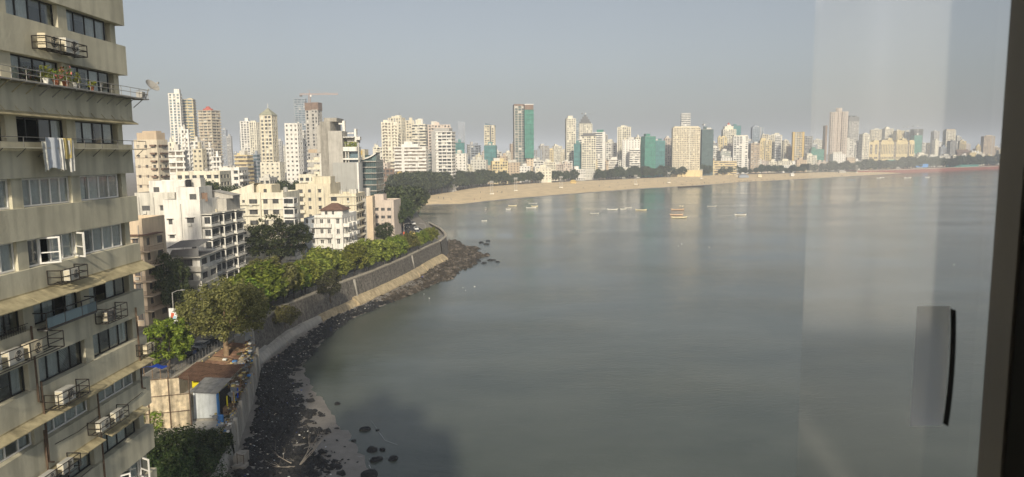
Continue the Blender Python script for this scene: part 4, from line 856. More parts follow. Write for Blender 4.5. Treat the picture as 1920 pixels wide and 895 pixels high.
        rings = [r_+[r_[0]] for r_ in rings]; m.grid(rings); m.poly([r_ for r_ in rings[-1][:-1]]); m.build('scaffold_net', ma, b)
        m = MB()
        for k in range(0, nf+1, 2): z = hh*k/nf; m.box(h0-.5,h1+.5,-.55,-.45,z-.12,z+.12); m.box(h1+.4,h1+.5,-.4,d_,z-.12,z+.12)
        for i in range(6): xx = h0+w_*i/5; m.box(xx-.08,xx+.08,-.62,-.55,0,hh)
        m.build('scaffold_poles', 'net_dark', b); part(b, 'core_wall', 'concrete', (h0+1,h1-1,1,d_-1,0,hh+.4))
    if crown == 'auto':
        for i in range(q.choice((1,2,2,3))):
            a = q.uniform(h0+.05*w_, h0+.5*w_); c = a+q.uniform(.18,.42)*w_; part(b, 'roof_room', q.choice((ma,trim,'white_dirty')), (a,min(c,h1-.3),d_*q.uniform(.1,.3),d_*q.uniform(.5,.8),hh+.55-.03*i,hh+q.uniform(2.2,5)))
        if q.random() < .5: m = MB(); xx = q.uniform(h0*.6,h1*.6); m.bar((xx,d_*.4,hh),(xx,d_*.4,hh+q.uniform(5,9)),.15); m.build('mast', 'grey_dark', b)
    return b, w_, d_, hh
def crane(label, px, y_top, dist, px_l, px_r, ma='crane_red', zb=60):
    p = D(px, y_top, dist); t = thing('tower_crane', label, 'crane', (p.x,dist,zb)); hz_ = p.z-zb; m = MB()
    for (a, c) in ((-.8,-.8),(.8,-.8),(.8,.8),(-.8,.8)): m.bar((a,c,0),(a,c,hz_),.16,3)
    for k in range(int(hz_/2.2)): m.bar((-.8,-.8,k*2.2),(.8,-.8,k*2.2+2.2),.1,3); m.bar((.8,-.8,k*2.2),(.8,.8,k*2.2+2.2),.1,3)
    m.build('mast', ma, t); m = MB(); xl = D(px_l,y_top,dist).x-p.x; xr = D(px_r,y_top,dist).x-p.x; n_ = max(4, int((xr-xl)/3))
    for z, y in ((hz_,-.5),(hz_,.5),(hz_+1.3,0)): m.bar((xl,y,z),(xr,y,z),.18,3)
    for i in range(n_): xa = xl+(xr-xl)*i/n_; xb = xl+(xr-xl)*(i+1)/n_; m.bar((xa,-.5,hz_),((xa+xb)/2,0,hz_+1.3),.1,3); m.bar(((xa+xb)/2,0,hz_+1.3),(xb,.5,hz_),.1,3)
    m.build('jib', ma, t); m = MB(); m.bar((0,0,hz_),(0,0,hz_+5),.25,4); m.bar((0,0,hz_+5),(xr*.7,0,hz_+1.3),.07,3); m.bar((0,0,hz_+5),(xl*.8,0,hz_+1.3),.07,3); m.build('apex', ma, t)
    m = MB(); m.box(xl,xl+2.2,-.9,.9,hz_-1.8,hz_-.2); m.build('counterweight', 'grey_dark', t); m = MB(); m.box(.9,2.4,-.8,.8,hz_-2,hz_-.2); m.build('cab', 'white', t); return t
T = tower
def roofbox(o, *boxes, ma=None, name='roof_room'):
    b, w_, d_, hh = o
    for (a, c, e, f, h) in boxes: part(b, name, ma or 'white_dirty', (-w_/2+w_*a, -w_/2+w_*c, d_*e, d_*f, hh-.1+.01*h, hh+h))
# --- left part, on the hill
o = T('beige slab block with brown seam lines and a stepped roof, beside the olive block', 253,316,262,330,'beige','solid',rz=-14,ratio=.55,z0=6.9,fh=4.2,crown=None,cat='building'); roofbox(o,(.1,.95,.1,.9,3.2),(.3,.9,.2,.7,4.0),ma='tan')
b, w_, d_, hh = o
for k in range(1, 8): part(b, 'seam', 'brown', (-w_/2-.12,w_*.22,-.12,-.01,hh-4.2*k-.1,hh-4.2*k+.1))
m = MB()
for k in range(8):
    for i in range(3): m.box(w_*.26,w_*.48,-1.4+i*.02,-.02,hh-3.6*k-3.2,hh-3.6*k-2.4); m.box(w_/2+.02,w_/2+1.3,d_*.2,d_*.8,hh-3.6*k-3.2,hh-3.6*k-2.4)
m.build('balconies', 'brown', b)
o = T('tallest left skyscraper, white with glass bays and a rounded cap on top', 323.5,348,176,820,'cream_pale','balc',rz=14,ratio=1,z0=6.9,glass='glass_blue',crown=None,trim='white'); roofbox(o,(.5,.98,.1,.9,5.5),ma='white')
o = T('glass and cream shoulder tower joined to the tallest left skyscraper', 347.5,372,187,838,'cream','slab',rz=10,ratio=1,z0=6.9,glass='glass_blue',crown=None,trim='yellow'); roofbox(o,(.55,.95,.1,.8,1.5),ma='yellow')
o = T('brown banded tower with a red dome roof', 378,416,208,780,'tan','slab',rz=-18,ratio=.8,z0=6.9,glass='glass_warm',crown=None,trim='cream'); b,w_,d_,hh = o; m = MB(); m.cyl(0,d_*.4,hh-.2,hh+2.5,w_*.36,w_*.3,14); m.cyl(0,d_*.4,hh+2.5,hh+5,w_*.22,w_*.08,14); m.build('dome', 'red_roof', b)
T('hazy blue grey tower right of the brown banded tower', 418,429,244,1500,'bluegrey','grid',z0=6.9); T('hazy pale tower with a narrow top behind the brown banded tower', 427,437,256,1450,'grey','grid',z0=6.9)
T('white balcony block standing in front of the tallest skyscraper', 342,358,244,560,'white','balc',rz=12,z0=6.9); T('white stepped block with dark windows below the tallest skyscraper', 358,384,266,600,'white','grid',rz=-10,z0=6.9)
T('white terraced block with roof gardens right of the beige slab', 316,350,284,420,'white','slab',rz=10,z0=6.9,cat='building',glass='glass_warm'); T('slim grey white block between the beige slab and the terraced block', 318,333,268,520,'cream_pale','grid',z0=6.9)
T('pale yellow block with rows of small windows', 362,388,279,470,'cream','solid',rz=-8,z0=6.9,cat='building'); T('plain white slab joined to the pale yellow block', 387,402,278,480,'white','solid',rz=-14,z0=6.9,cat='building'); T('white block with open corner balconies below the brown tower', 399,415,295,450,'white','slab',rz=8,z0=6.9,cat='building')
T('tan office block with ribbon windows in front of the twin white towers', 440,474,292,620,'yellow','band',rz=-10,z0=6.9,crown='auto',cat='building',glass='glass_warm')
T('white ribbed tower, left one of the twin towers', 454,473,228,980,'white','ribs',rz=10,z0=6.9); T('white ribbed tower, right one of the twin towers', 471,489,230,975,'cream_pale','ribs',rz=-12,z0=6.9); T('grey narrow tower half hidden behind the twin white towers', 451,458,247,1200,'bluegrey','grid',z0=6.9)
T('blue grey glass block at the foot of the twin towers', 472,488,290,640,'bluegrey','band',z0=6.9,glass='glass_blue',cat='building')
o = T('cream tower with a green pyramid roof and spire', 491.5,522,217,640,'cream_pale','grid',rz=-8,ratio=.9,z0=6.9,crown=None,trim='cream'); b,w_,d_,hh = o; m = MB(); e = w_/2+.9; ap = (0,d_/2,hh+7.2)
q4 = [(-e,-.9,hh+.61),(e,-.9,hh+.61),(e,d_+.9,hh+.61),(-e,d_+.9,hh+.61)]
for i in range(4): m.poly([q4[i],q4[(i+1)%4],ap])
m.build('pyramid_roof', 'roof_green', b); m.v = []; m = MB(); m.bar((0,d_/2,hh+7),(0,d_/2,hh+11),.25); m.build('spire', 'white', b)
T('cream podium with square windows at the foot of the pyramid roof tower', 487,533,304,618,'cream_pale','solid',rz=-8,ratio=.5,z0=6.9,crown=None,cat='building')
T('bright white slab tower with a tidy grid of windows', 536,569,231,560,'white','solid',rz=-14,ratio=.6,z0=6.9,fh=3.4,crown=None); T('white balcony stack attached behind the bright white slab tower', 562,574,246,590,'white','slab',rz=-10,z0=6.9,crown=None,glass='glass_blue')
T('tall slender blue grey tower with rounded floor plates', 556,578,186,1050,'bluegrey','slab',rz=10,z0=6.9,glass='glass_blue',crown=None); 
o = T('bare concrete tower under construction with brown formwork crown', 577,606,207,720,'concrete_pale','grid',rz=-8,z0=6.9,crown=None,glass='interior'); roofbox(o,(-.06,.5,-.05,1.05,7.5),(.5,1.08,-.02,1.02,7.8),ma='brown',name='formwork')
crane('red tower crane with a long jib over the brown formwork crown', 580,178,735,562,634,zb=60)
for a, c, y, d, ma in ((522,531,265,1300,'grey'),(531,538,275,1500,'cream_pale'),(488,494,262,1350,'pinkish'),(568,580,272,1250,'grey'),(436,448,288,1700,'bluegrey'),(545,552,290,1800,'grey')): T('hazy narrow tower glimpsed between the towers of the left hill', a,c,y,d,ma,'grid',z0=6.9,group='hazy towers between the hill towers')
# --- middle
T('cream ribbed apartment tower, left of a pair above the beach trees', 717,747,230,760,'cream_pale','balc',rz=8,ratio=.6,glass='glass_warm'); T('taller cream tower with a yellow side wall behind the ribbed one', 730,761,222,790,'cream','grid',rz=-18,ratio=.6,trim='cream_pale')
T('beige grey tower seen edge on between the cream towers', 762,778,227,900,'cream','grid',rz=12); o = T('curved cream tower with white bands and a cylindrical top', 774,803,234,830,'cream_pale','band',rz=-6,crown=None,glass='glass_dark'); roofbox(o,(.25,.65,.1,.8,6.0),ma='cream_pale')
b,w_,d_,hh = o; m = MB(); m.cyl(w_*.05,d_*.4,hh,hh+7,w_*.22,w_*.22,16); m.build('drum', 'white', b)
o = T('long white office block with ribbon windows in front of the cream towers', 740,803,276,690,'white','band',rz=-6,ratio=.35,crown=None,cat='building',glass='glass_warm'); roofbox(o,(.2,.75,.1,.9,3.0),(.3,.55,.2,.8,5.5),ma='white')
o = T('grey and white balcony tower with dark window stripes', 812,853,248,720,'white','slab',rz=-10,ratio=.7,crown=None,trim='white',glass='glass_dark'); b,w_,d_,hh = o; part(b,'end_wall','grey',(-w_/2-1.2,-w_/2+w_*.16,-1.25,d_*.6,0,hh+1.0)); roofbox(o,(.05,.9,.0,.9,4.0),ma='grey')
T('grey brown tower with roof terraces behind the balcony tower', 803,845,235,800,'pinkish','balc',rz=8); part(b,'podium','grey',(-w_/2-4,w_/2+3,-4,-1.3,0,9))
T('low glass block between the white office block and the balcony tower', 800,815,288,760,'concrete_pale','band',z0=3,cat='building',glass='glass_green')
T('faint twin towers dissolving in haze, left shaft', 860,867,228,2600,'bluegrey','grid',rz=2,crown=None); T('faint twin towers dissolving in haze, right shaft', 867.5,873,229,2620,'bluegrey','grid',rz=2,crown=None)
T('block wrapped in teal construction net beside the grey balcony tower', 853,871,268,860,'net_teal','net',rz=4); T('white low block below the teal wrapped block', 852,877,288,820,'white','solid',rz=-6,cat='building')
T('slim cream tower with a slanted glass top, upper part', 909,929,236,1010,'cream','grid',rz=-8,ratio=.7,crown=None); b = bldg('green net wrapping the lower half of the slim slanted tower', D(920.5,300,1000).x, 1000, 0, 3.0, name='construction_net'); tmp = T('green net wrapped lower half of the slim slanted tower', 908,932,273,998,'net_teal','net',rz=-8,ratio=.5); bpy.data.objects.remove(b)
p0 = D(909,233,1008); b = bldg('slanted glass crown on top of the slim cream tower', p0.x, 1012, 0, D(909,237,1008).z, name='glass_crown', cat='roof crown'); w_ = (929-909)/F*1010; m = MB(); m.v = [(0,0,0),(w_,0,0),(w_,7,0),(0,7,0),(0,0,5),(w_*.6,0,1.2),(w_,0,.9),(w_,7,.9),(0,7,5)]; m.f = [(0,1,6,5,4),(1,2,7,6),(2,3,8,7),(3,0,4,8),(4,5,6,7,8)]; m.m = [0]*5; m.build('crown_wall', 'glass_blue', b)
# the tall construction tower: raw half and netted half
o = T('tallest central tower under construction, raw brown concrete half', 963,985,199,965,'concrete','grid',rz=6,ratio=1.1,glass='net_dark',crown=None,trim='concrete_pale',pier=5); roofbox(o,(-.02,1.02,-.02,1.02,2.5),ma='brown',name='formwork')
o = T('tallest central tower under construction, half wrapped in bright green net', 982,1001,206,958,'net_green','net',rz=6,ratio=1.0,z0=D(990,297,958).z,crown=None); roofbox(o,(.02,.98,.05,.95,6.5),ma='brown',name='formwork'); part(o[0],'top_slab','white',(-o[1]/2,o[1]/2,0,o[2],o[3]+6.6,o[3]+7.6))
T('bare cream base below the bright green netted tower', 986,1000,296.5,960,'peach','solid',rz=6,crown=None,cat='building')
T('cream tower with stacked bay windows and a flat top', 1060,1079,223,1090,'cream_pale','balc',rz=8,ratio=.7); T('dark glazed side tower joined to the bay window tower', 1075,1085,224,1110,'bluegrey','band',rz=4,crown=None,glass='glass_blue')
o = T('tower with a stepped unfinished crown of grey scaffolding', 1084,1110,233,1160,'cream_pale','grid',rz=-5,crown=None); roofbox(o,(.08,.92,.1,.9,4),(.18,.82,.15,.85,8),(.3,.7,.2,.8,12),(.4,.6,.3,.7,15),ma='grey_dark',name='scaffold_tier')
crane('small grey crane on top of the stepped unfinished crown', 1096,212,1165,1090,1112,'crane_grey',zb=100)
o = T('cream grid tower with a dark overhanging roof cornice', 1091,1117,256,1045,'cream_pale','grid',rz=-7,ratio=.8,crown=None,glass='glass_dark'); b,w_,d_,hh = o; part(b,'cornice','grey_dark',(-w_/2-1.5,w_/2+1.5,-1.5,d_+1.5,hh+.6,hh+2.2)); roofbox(o,(.05,.95,.05,.95,4.5),ma='grey_dark')
o = T('white tower with black ribbon windows and a blank right pier', 1112,1135,249,1100,'white','band',rz=-12,ratio=.7,crown=None,glass='glass_dark'); roofbox(o,(.3,.85,.2,.8,4.5),ma='net_green',name='roof_sign_box'); b,w_,d_,hh = o; part(b,'pier','white',(w_*.3,w_/2+.6,-.9,d_*.5,0,hh+1))
T('white banded tower behind the tower with the dark cornice', 1083,1094,262,1110,'white','band',rz=6,glass='glass_dark'); T('teal net wrapped block between the bay window tower and the cornice tower', 1076,1092,270,1055,'net_teal','net',rz=-5)
T('pale tower with balconies right of the black ribbon tower', 1137,1151,267,1200,'cream_pale','balc'); T('thin grey tower right edge of the black ribbon tower', 1132,1139,254,1300,'grey','grid')
T('pinkish cream tower with dark side window columns', 1158,1182,239,1130,'cream','ribs',rz=-10,ratio=.8,trim='cream_pale'); T('white block with dense square windows below the pinkish tower', 1166,1200,262,1080,'white','solid',rz=-5,ratio=.5); T('low white block with long windows in front of the dense white block', 1180,1200,281,1060,'white','band',rz=-6,cat='building'); T('white slim wing right of the dense white block', 1190,1201,258,1130,'cream_pale','grid',rz=8)
T('block wrapped in green construction net with a pale seam', 1201,1229,256,1090,'net_green','net',rz=16,ratio=.8); T('lower green netted glass block right of the larger netted block', 1227,1247,264,1120,'net_teal','net',rz=-4); T('grey brown apartment tower between netted block and wide slab', 1245,1260,260,1180,'pinkish','balc')
o = T('wide cream slab tower with a dense grid of windows', 1259,1312,240,1110,'cream','grid',rz=-5,ratio=.35,crown=None,pier=2.6,glass='glass_warm'); roofbox(o,(.05,.95,.1,.9,2.5),ma='cream'); b,w_,d_,hh = o; part(b,'podium','yellow',(-w_/2-3,w_/2+4,-6,-.4,0,10)); part(b,'central_pier','cream_pale',(w_*.1,w_*.14,-1.0,-.385,0,hh+.9))
T('white tower with a blank shaft rising behind the wide cream slab', 1275,1293,213,1280,'white','band',rz=-8,ratio=1,crown=None,glass='glass_dark'); T('dark net clad tower right of the wide cream slab', 1312,1337,243,1160,'net_dark','net',rz=-3,ratio=.8); crane('small pale crane on the dark net clad tower', 1319,233,1165,1317,1332,'crane_grey',zb=85)
o = T('cream stepped tower with a red dome', 1352,1379,243,1330,'cream_pale','balc',rz=-6,crown=None); roofbox(o,(.1,.8,.1,.8,6),(.3,.62,.2,.7,9),ma='cream_pale'); b,w_,d_,hh = o; m = MB(); m.cyl(-w_*.05,d_*.4,hh+8.9,hh+12.5,w_*.13,w_*.05,10); m.build('dome', 'red_roof', b)
T('tower wrapped in blue green net behind the red dome', 1370,1388,236,1450,'net_teal','net',rz=0); T('yellow cream balcony block below the red dome tower', 1345,1362,258,1290,'yellow','balc'); T('brown apartment block below the red dome tower', 1357,1374,274,1270,'pinkish','grid'); T('green glass office block with white frames', 1345,1370,284,1215,'white_dirty','band',rz=6,glass='glass_green',cat='building'); T('pale blue low block in front of the green glass block', 1352,1373,296,1200,'white','solid',cat='building'); T('white stepped block right of the dark net clad tower', 1332,1348,278,1230,'white','slab',cat='building')
o = T('white slab tower with rows of wide windows above the beach trees', 1373,1402,256,1230,'white','grid',rz=-10,ratio=.6,crown=None,glass='glass_dark',pier=5); roofbox(o,(.0,.98,.05,.9,2),ma='cream_pale')
T('blue grey tower with a flat dark cap', 1407,1430,239,1480,'bluegrey','ribs',rz=-8,glass='glass_blue'); T('brown banded apartment block with long balconies', 1402,1424,270,1270,'tan','slab',rz=8,cat='building',glass='glass_warm'); T('yellow apartment block with bay columns', 1422,1446,264,1300,'yellow','balc',rz=-8); T('taller cream block behind the yellow bay column block', 1427,1440,253,1400,'cream','grid'); T('cream tower with brown stripes and a grey roof frame', 1438,1465,254,1420,'cream_pale','ribs',rz=-14,trim='cream_pale',glass='glass_warm'); T('white slab with brown stripe at the edge of the striped cream tower', 1452,1464,256,1390,'white','band',rz=-14)
T('beige tower under a teal roof frame', 1464,1478,264,1500,'cream','grid'); o = T('gold and black striped tower', 1484,1506,249,1330,'gold','slab',rz=-12,ratio=.7,crown=None,trim='cream_pale',glass='glass_dark'); b,w_,d_,hh = o; part(b,'gold_fin','gold',(-w_/2-.9,-w_/2+w_*.14,-1.4,d_*.4,0,hh+1.5)); part(b,'gold_fin','gold',(w_*.36,w_/2+.9,-1.4,d_*.4,0,hh+1.5))
T('grey unfinished tower with open top floors right of the gold tower', 1505,1522,256,1420,'grey','slab',crown=None,glass='interior'); T('low block wrapped in dark green net', 1516,1545,280,1360,'net_green','net',rz=0,ratio=.5); T('hazy white towers behind the low green block', 1524,1544,263,2000,'cream_pale','ribs')
# cluster of cylinders
def cyl_tower(label, px0, px1, yt, dist, cols, ma):
    x, w_ = fit(px0, px1, dist, 0, .6); top = D((px0+px1)/2, yt, dist).z; b = thing('tower_block', label, 'tower', (x,dist,3.0)); hh = top-3
    for (cx, r_, hf, yo) in cols:
        h_ = hh*hf; m = MB(); m.cyl(w_*cx,yo,0,h_,r_*w_,r_*w_,18); m.build('glazing', 'glass_warm', b); m = MB()
        for k in range(int(h_/3.3)+1): m.cyl(w_*cx,yo,k*3.3,k*3.3+1.3,r_*w_+.5,r_*w_+.5,18)
        m.build('floor_bands', ma, b); m = MB()
        for i in range(10): a = i*.628; m.cyl(w_*cx+(r_*w_+.2)*math.cos(a),yo+(r_*w_+.2)*math.sin(a),0,h_+1,.8,.8,5)
        m.build('piers', ma, b)
    return b
b = cyl_tower('tall brown grey tower made of clustered cylinders', 1545,1586,208,1400, [(-.32,.17,.97,0),(.05,.14,1.04,4),(.33,.17,.98,0),(0,.2,.9,10)], 'pinkish'); part(b,'slab_wall','brown',(-24,-20.5,2,14,0,88)); part(b,'link_wall','tan',(-6,8,3,8,0,100))
o = T('concrete tower with a dark unfinished top behind the cylinder tower', 1584,1608,228,1480,'grey','grid',rz=-4,crown=None); roofbox(o,(-.02,1.02,-.02,1.02,9.5),(.1,.3,.1,.9,12),(.6,.8,.1,.9,12),ma='grey_dark',name='formwork')
T('pale low tower right of the concrete tower', 1583,1600,262,1400,'white_dirty','grid'); T('grey tower left of the big cream hospital block', 1600,1614,268,1450,'grey','grid'); T('cream tower with a green terrace left of the big cream block', 1610,1629,252,1430,'cream_pale','balc')
T('cream balcony tower, first of three behind the big cream block', 1629,1651,244,1620,'cream','balc'); T('cream balcony tower, middle one of three behind the big cream block', 1651,1673,242,1640,'cream_pale','balc'); T('cream balcony tower, last of three behind the big cream block', 1673,1695,246,1610,'yellow','balc')
# large cream civic block with tall slit windows
dist = 1440; x, w_ = fit(1612,1714,dist,R(-12),.3); b = thing('civic_block', 'large cream yellow block with tall slit windows and dark vertical recesses', 'building', (x,dist,3.0), R(-12)); hh = D(1660,266,dist).z-3; d_ = w_*.3
holes = []
segs = [(.0,.30,3),(.34,.60,8),(.645,.87,8),(.905,1.0,2)]
m = MB()
for (a, c, n_) in segs:
    u0, u1 = -w_/2+w_*a, -w_/2+w_*c; hs_ = []
    for i in range(n_):
        uc = (u1-u0)*(i+.5)/n_; ww = (u1-u0)/n_*.24; hs_.append((uc-ww, hh*.55, uc+ww, hh*.9))
        for k in range(3): hs_.append((uc-ww*1.4, hh*(.12+.13*k), uc+ww*1.4, hh*(.19+.13*k)))
    holewall(m, (u0,0,0), (1,0,0), u1-u0, hh, hs_, .8); m.poly([(u0,0,hh),(u1,0,hh),(u1,d_,hh),(u0,d_,hh)]); m.poly([(u0,0,0),(u0,0,hh),(u0,3,hh),(u0,3,0)]); m.poly([(u1,0,0),(u1,3,0),(u1,3,hh),(u1,0,hh)])
holewall(m, (-w_/2,d_,0), (0,-1,0), d_, hh, [(d_*(i+.3)/4,hh*.5,d_*(i+.7)/4,hh*.9) for i in range(4)], .8); m.build('wall', 'yellow', b)
part(b,'recess','grey_dark',(-w_/2+.6,w_/2-.6,3,d_-.5,0,hh-2)); part(b,'glazing','glass_warm',(-w_/2+.5,w_/2-.5,.85,2.9,0,hh-.5))
for (a, c, h_) in ((.2,.3,3),(.36,.58,3.5),(.48,.56,7),(.66,.86,3),(.76,.84,6),(.9,.99,2.5)): part(b,'roof_block','yellow',(-w_/2+w_*a,-w_/2+w_*c,1,d_*.7,hh-.2-.01*h_,hh+h_))
for fx in (.52,.8,.26): m = MB(); m.cyl(-w_/2+w_*fx,d_*.3,hh+2,hh+9.5,2.6,.6,10); m.build('cupola', 'cream', b)
T('tower under construction wrapped in green net with a dark top', 1706,1728,254,1560,'net_green','net',rz=0,ratio=.8); o = T('dark unfinished top floors above the green net tower', 1705,1728,243,1575,'grey_dark','slab',rz=0,ratio=.8,crown=None,glass='interior'); T('dark grey block left of the green net tower', 1694,1708,248,1600,'bluegrey','grid'); crane('pale crane left of the green net tower', 1701,238,1600,1693,1708,'crane_grey',zb=90); crane('pale crane above the green net tower', 1719,236,1590,1711,1731,'crane_grey',zb=95)
T('grey tower with a rounded top standing alone', 1744,1759,247,1720,'grey','ribs',rz=10); o = T('white and brown tower, larger of a pair standing alone', 1766,1790,245,1740,'cream_pale','grid',rz=-6,glass='glass_warm',crown=None); roofbox(o,(.05,.95,.1,.9,3),ma='tan'); T('small grey white tower beside the white and brown tower', 1788,1801,257,1850,'white_dirty','grid'); T('grey brown tower half hidden by the window frame', 1838,1864,256,1760,'tan','grid',rz=-14)
o = T('dark gabled hall beyond the trees on the right shore', 1787,1820,286,1680,'brown','solid',rz=-4,ratio=.6,crown=None,cat='building'); b,w_,d_,hh = o; m = MB(); m.poly([(-w_/2-1,-1,hh+.05),(w_/2+1,-1,hh+.05),(w_/2-2,d_/2,hh+7),(-w_/2+2,d_/2,hh+7)]); m.poly([(w_/2+1,-1,hh+.05),(w_/2+1,d_+1,hh+.05),(w_/2-2,d_/2,hh+7)]); m.poly([(-w_/2-1,d_+1,hh+.05),(-w_/2-1,-1,hh+.05),(-w_/2+2,d_/2,hh+7)]); m.build('roof', 'brown', b)
o = T('white domed building right of the dark gabled hall', 1815,1838,287,1640,'cream_pale','solid',rz=-8,crown=None,cat='building'); b,w_,d_,hh = o
for fx in (-.3,.05,.35): m = MB(); m.cyl(w_*fx,d_*.3,hh-.2,hh+3,3,2.6,12); m.cyl(w_*fx,d_*.3,hh+3,hh+6,2.6,.3,12); m.build('dome', 'white', b)
# --- low buildings behind the beach trees
q = random.Random(77); COLN = {'cream_pale':'cream','white':'white','yellow':'yellow','pinkish':'pinkish','white_dirty':'greyish white','tan':'tan'}
STN = {'solid':'small square windows','grid':'closely gridded windows','band':'ribbon windows','slab':'open balconies','balc':'projecting balconies'}
def lows(x0, x1, ya, yb, off, wa, wb, tx):
    x = x0
    while x < x1:
        wd = q.uniform(wa, wb); ma = q.choice(('cream_pale','white','yellow','white','cream_pale','pinkish','white_dirty','tan')); st = q.choice(('solid','grid','band','slab','solid','balc'))
        T('low %s building with %s %s' % (COLN[ma], STN[st], tx), x, x+wd, q.uniform(ya,yb), back(x+wd/2)+off+q.uniform(0,25), ma, st, rz=q.uniform(-14,14), ratio=q.uniform(.35,.7), cat='building', name='low_building', group='low buildings '+tx, seed=q.randint(0,9999), glass=q.choice(('glass_far','glass_warm','glass_dark')), pier=3.0)
        x += wd*q.uniform(.78,1.02)
lows(700,860,302,322,105,16,34,'behind the trees at the beach end'); lows(855,1010,300,320,60,14,34,'near the tallest central tower'); lows(1000,1160,306,324,42,13,30,'along the middle of the beach road')
lows(1000,1170,294,310,110,14,30,'in the second row of the beach road'); lows(1160,1350,298,314,60,15,34,'below the wide cream slab'); lows(1340,1500,293,308,70,15,32,'below the gold striped tower'); lows(1490,1620,289,305,50,14,32,'below the cylinder tower'); lows(1700,1870,282,294,100,12,28,'beyond the right shore trees')
T('long cream sea front building with open arcades under the trees', 1326,1382,303,1170,'yellow','band',rz=-4,ratio=.25,crown=None,cat='building',glass='glass_warm'); o = T('yellow corner house with brown tile roof on the sea front', 1313,1339,300,1165,'yellow','balc',rz=-4,ratio=.5,crown=None,cat='building'); roofbox(o,(-.05,1.05,-.05,1.05,2.2),ma='roof_tile',name='roof')
T('white gabled sea front hall among the dark trees', 1465,1493,310,1262,'white','solid',rz=-3,ratio=.4,crown=None,cat='building')
o = T('cream sea front house, brightest in the row beside the round dark trees', 1004,1034,316,925,'cream_pale','solid',rz=-3,ratio=.5,cat='building'); T('grey brown building with a small yellow dome at the beach end', 700,738,318,640,'brown','grid',rz=6,ratio=.5,cat='building')
o = T('small yellow domed pavilion among the trees at the beach end', 740,757,330,640,'yellow','solid',rz=0,ratio=.8,crown=None,cat='building'); b,w_,d_,hh = o; m = MB()
for j in range(6): a0, a1 = j*math.pi/12, (j+1)*math.pi/12; m.cyl(0,d_/2,hh+4.0*math.sin(a0),hh+4.0*math.sin(a1),4.0*math.cos(a0)+.01,4.0*math.cos(a1)+.01,14)
m.build('dome', 'gold', b)
AREAS = ((700,860,'behind the cream towers'),(860,1000,'left of the tallest central tower'),(1000,1160,'right of the central tower'),(1160,1345,'round the wide cream slab'),(1345,1545,'round the gold striped tower'),(1590,1700,'behind the large cream yellow block'),(1700,1865,'on the far right shore'))
for a0, a1, tx in AREAS:
    x = a0
    while x < a1:
        wd = q.uniform(9,22); ma = q.choice(('cream_pale','white','cream','white_dirty','grey','pinkish','tan','yellow','bluegrey')); st = q.choice(('solid','grid','band','slab','balc','ribs'))
        nm_ = {'cream':'deep cream','grey':'grey','bluegrey':'blue grey',**COLN}[ma]
        T('mid height %s block with %s %s' % (nm_, {**STN,'ribs':'vertical ribs'}[st], tx), x, x+wd, q.uniform(266,296)-(x-960)*.006, back(x+wd/2)+q.uniform(140,520), ma, st, ratio=q.uniform(.4,.9), group='mid height blocks '+tx, seed=q.randint(0,99999), glass=q.choice(('glass_far','glass_warm','glass_dark')), pier=q.choice((2.6,3.2,4.5)))
        x += wd*q.uniform(.5,1.0)
# --- far hazy filler
for i in range(46):
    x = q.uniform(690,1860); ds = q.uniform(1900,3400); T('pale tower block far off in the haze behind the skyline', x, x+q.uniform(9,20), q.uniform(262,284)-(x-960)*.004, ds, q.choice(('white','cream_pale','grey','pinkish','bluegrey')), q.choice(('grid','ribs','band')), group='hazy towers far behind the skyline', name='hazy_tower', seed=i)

# ------------------------------------------------------------------ trees
def leaf_quads(m, c, n, rad, leaf, q, up_=.5, mi=0):
    for _ in range(n):
        d = Vector((q.gauss(0,1),q.gauss(0,1),q.gauss(0,1))).normalized(); p = c+d*rad*q.random()**.45
        nrm = (d+Vector((0,0,up_))+Vector((q.uniform(-.7,.7),q.uniform(-.7,.7),q.uniform(-.7,.7)))).normalized()
        a = nrm.orthogonal().normalized(); a.rotate(Matrix.Rotation(q.random()*6.28,3,nrm)); e = nrm.cross(a); s_ = leaf*q.uniform(.6,1.25)
        m.poly([p-a*s_, p+e*s_*.55-a*s_*.1, p+a*s_, p-e*s_*.55+a*s_*.1], mi)
def make_tree(seed, h, rx, rz, ncl, nlf, leaf, clr, trunk_r, lm, bm='bark_dark', base=.35, layered=False, up_=.5, lean=0.0, hollow=.55):
    """returns (trunk mesh, crown mesh); base of the trunk at the origin"""
    q = random.Random(seed); m = MB(); cz = h-rz; cl = []
    lob = [(q.uniform(0,6.28), q.uniform(-.4,.7), q.uniform(.75,1.15)) for _ in range(9)]
    while len(cl) < ncl:
        d = Vector((q.gauss(0,1),q.gauss(0,1),q.gauss(0,1))).normalized()
        k = 1.0+.16*sum(math.cos(a-math.atan2(d.y,d.x))*math.cos(b_*2-d.z)*s_ for a, b_, s_ in lob)/3
        r_ = (hollow+(1-hollow)*q.random()**.7)*k
        p = Vector((d.x*rx*r_, d.y*rx*r_, d.z*rz*r_))
        if layered: p.z = round(p.z/(rz*.55))*rz*.55+q.uniform(-.12,.12)*rz
        if p.z < -rz*.75: continue
        cl.append(p+Vector((lean*h,0,cz)))
    for c in cl: leaf_quads(m, c, nlf, clr*q.uniform(.7,1.25), leaf, q, up_)
    crown_ = m.mesh('crown', lm); m = MB(); fk = Vector((lean*h*.5,0,max(h*base, .6)))
    m.tube([(0,0,-.3),tuple(fk*.5+Vector((.05*h*q.uniform(-1,1),0,0))),tuple(fk)], [trunk_r*1.25,trunk_r,trunk_r*.85], 8)
    for c in q.sample(cl, min(len(cl), 12)):
        mid = fk.lerp(c,.5)+Vector((0,0,.06*h)); m.tube([tuple(fk-Vector((0,0,.1))),tuple(mid),tuple(fk.lerp(c,.95))], [trunk_r*.55,trunk_r*.33,trunk_r*.1], 5)
    return m.mesh('trunk', bm, True), crown_
TR = {}
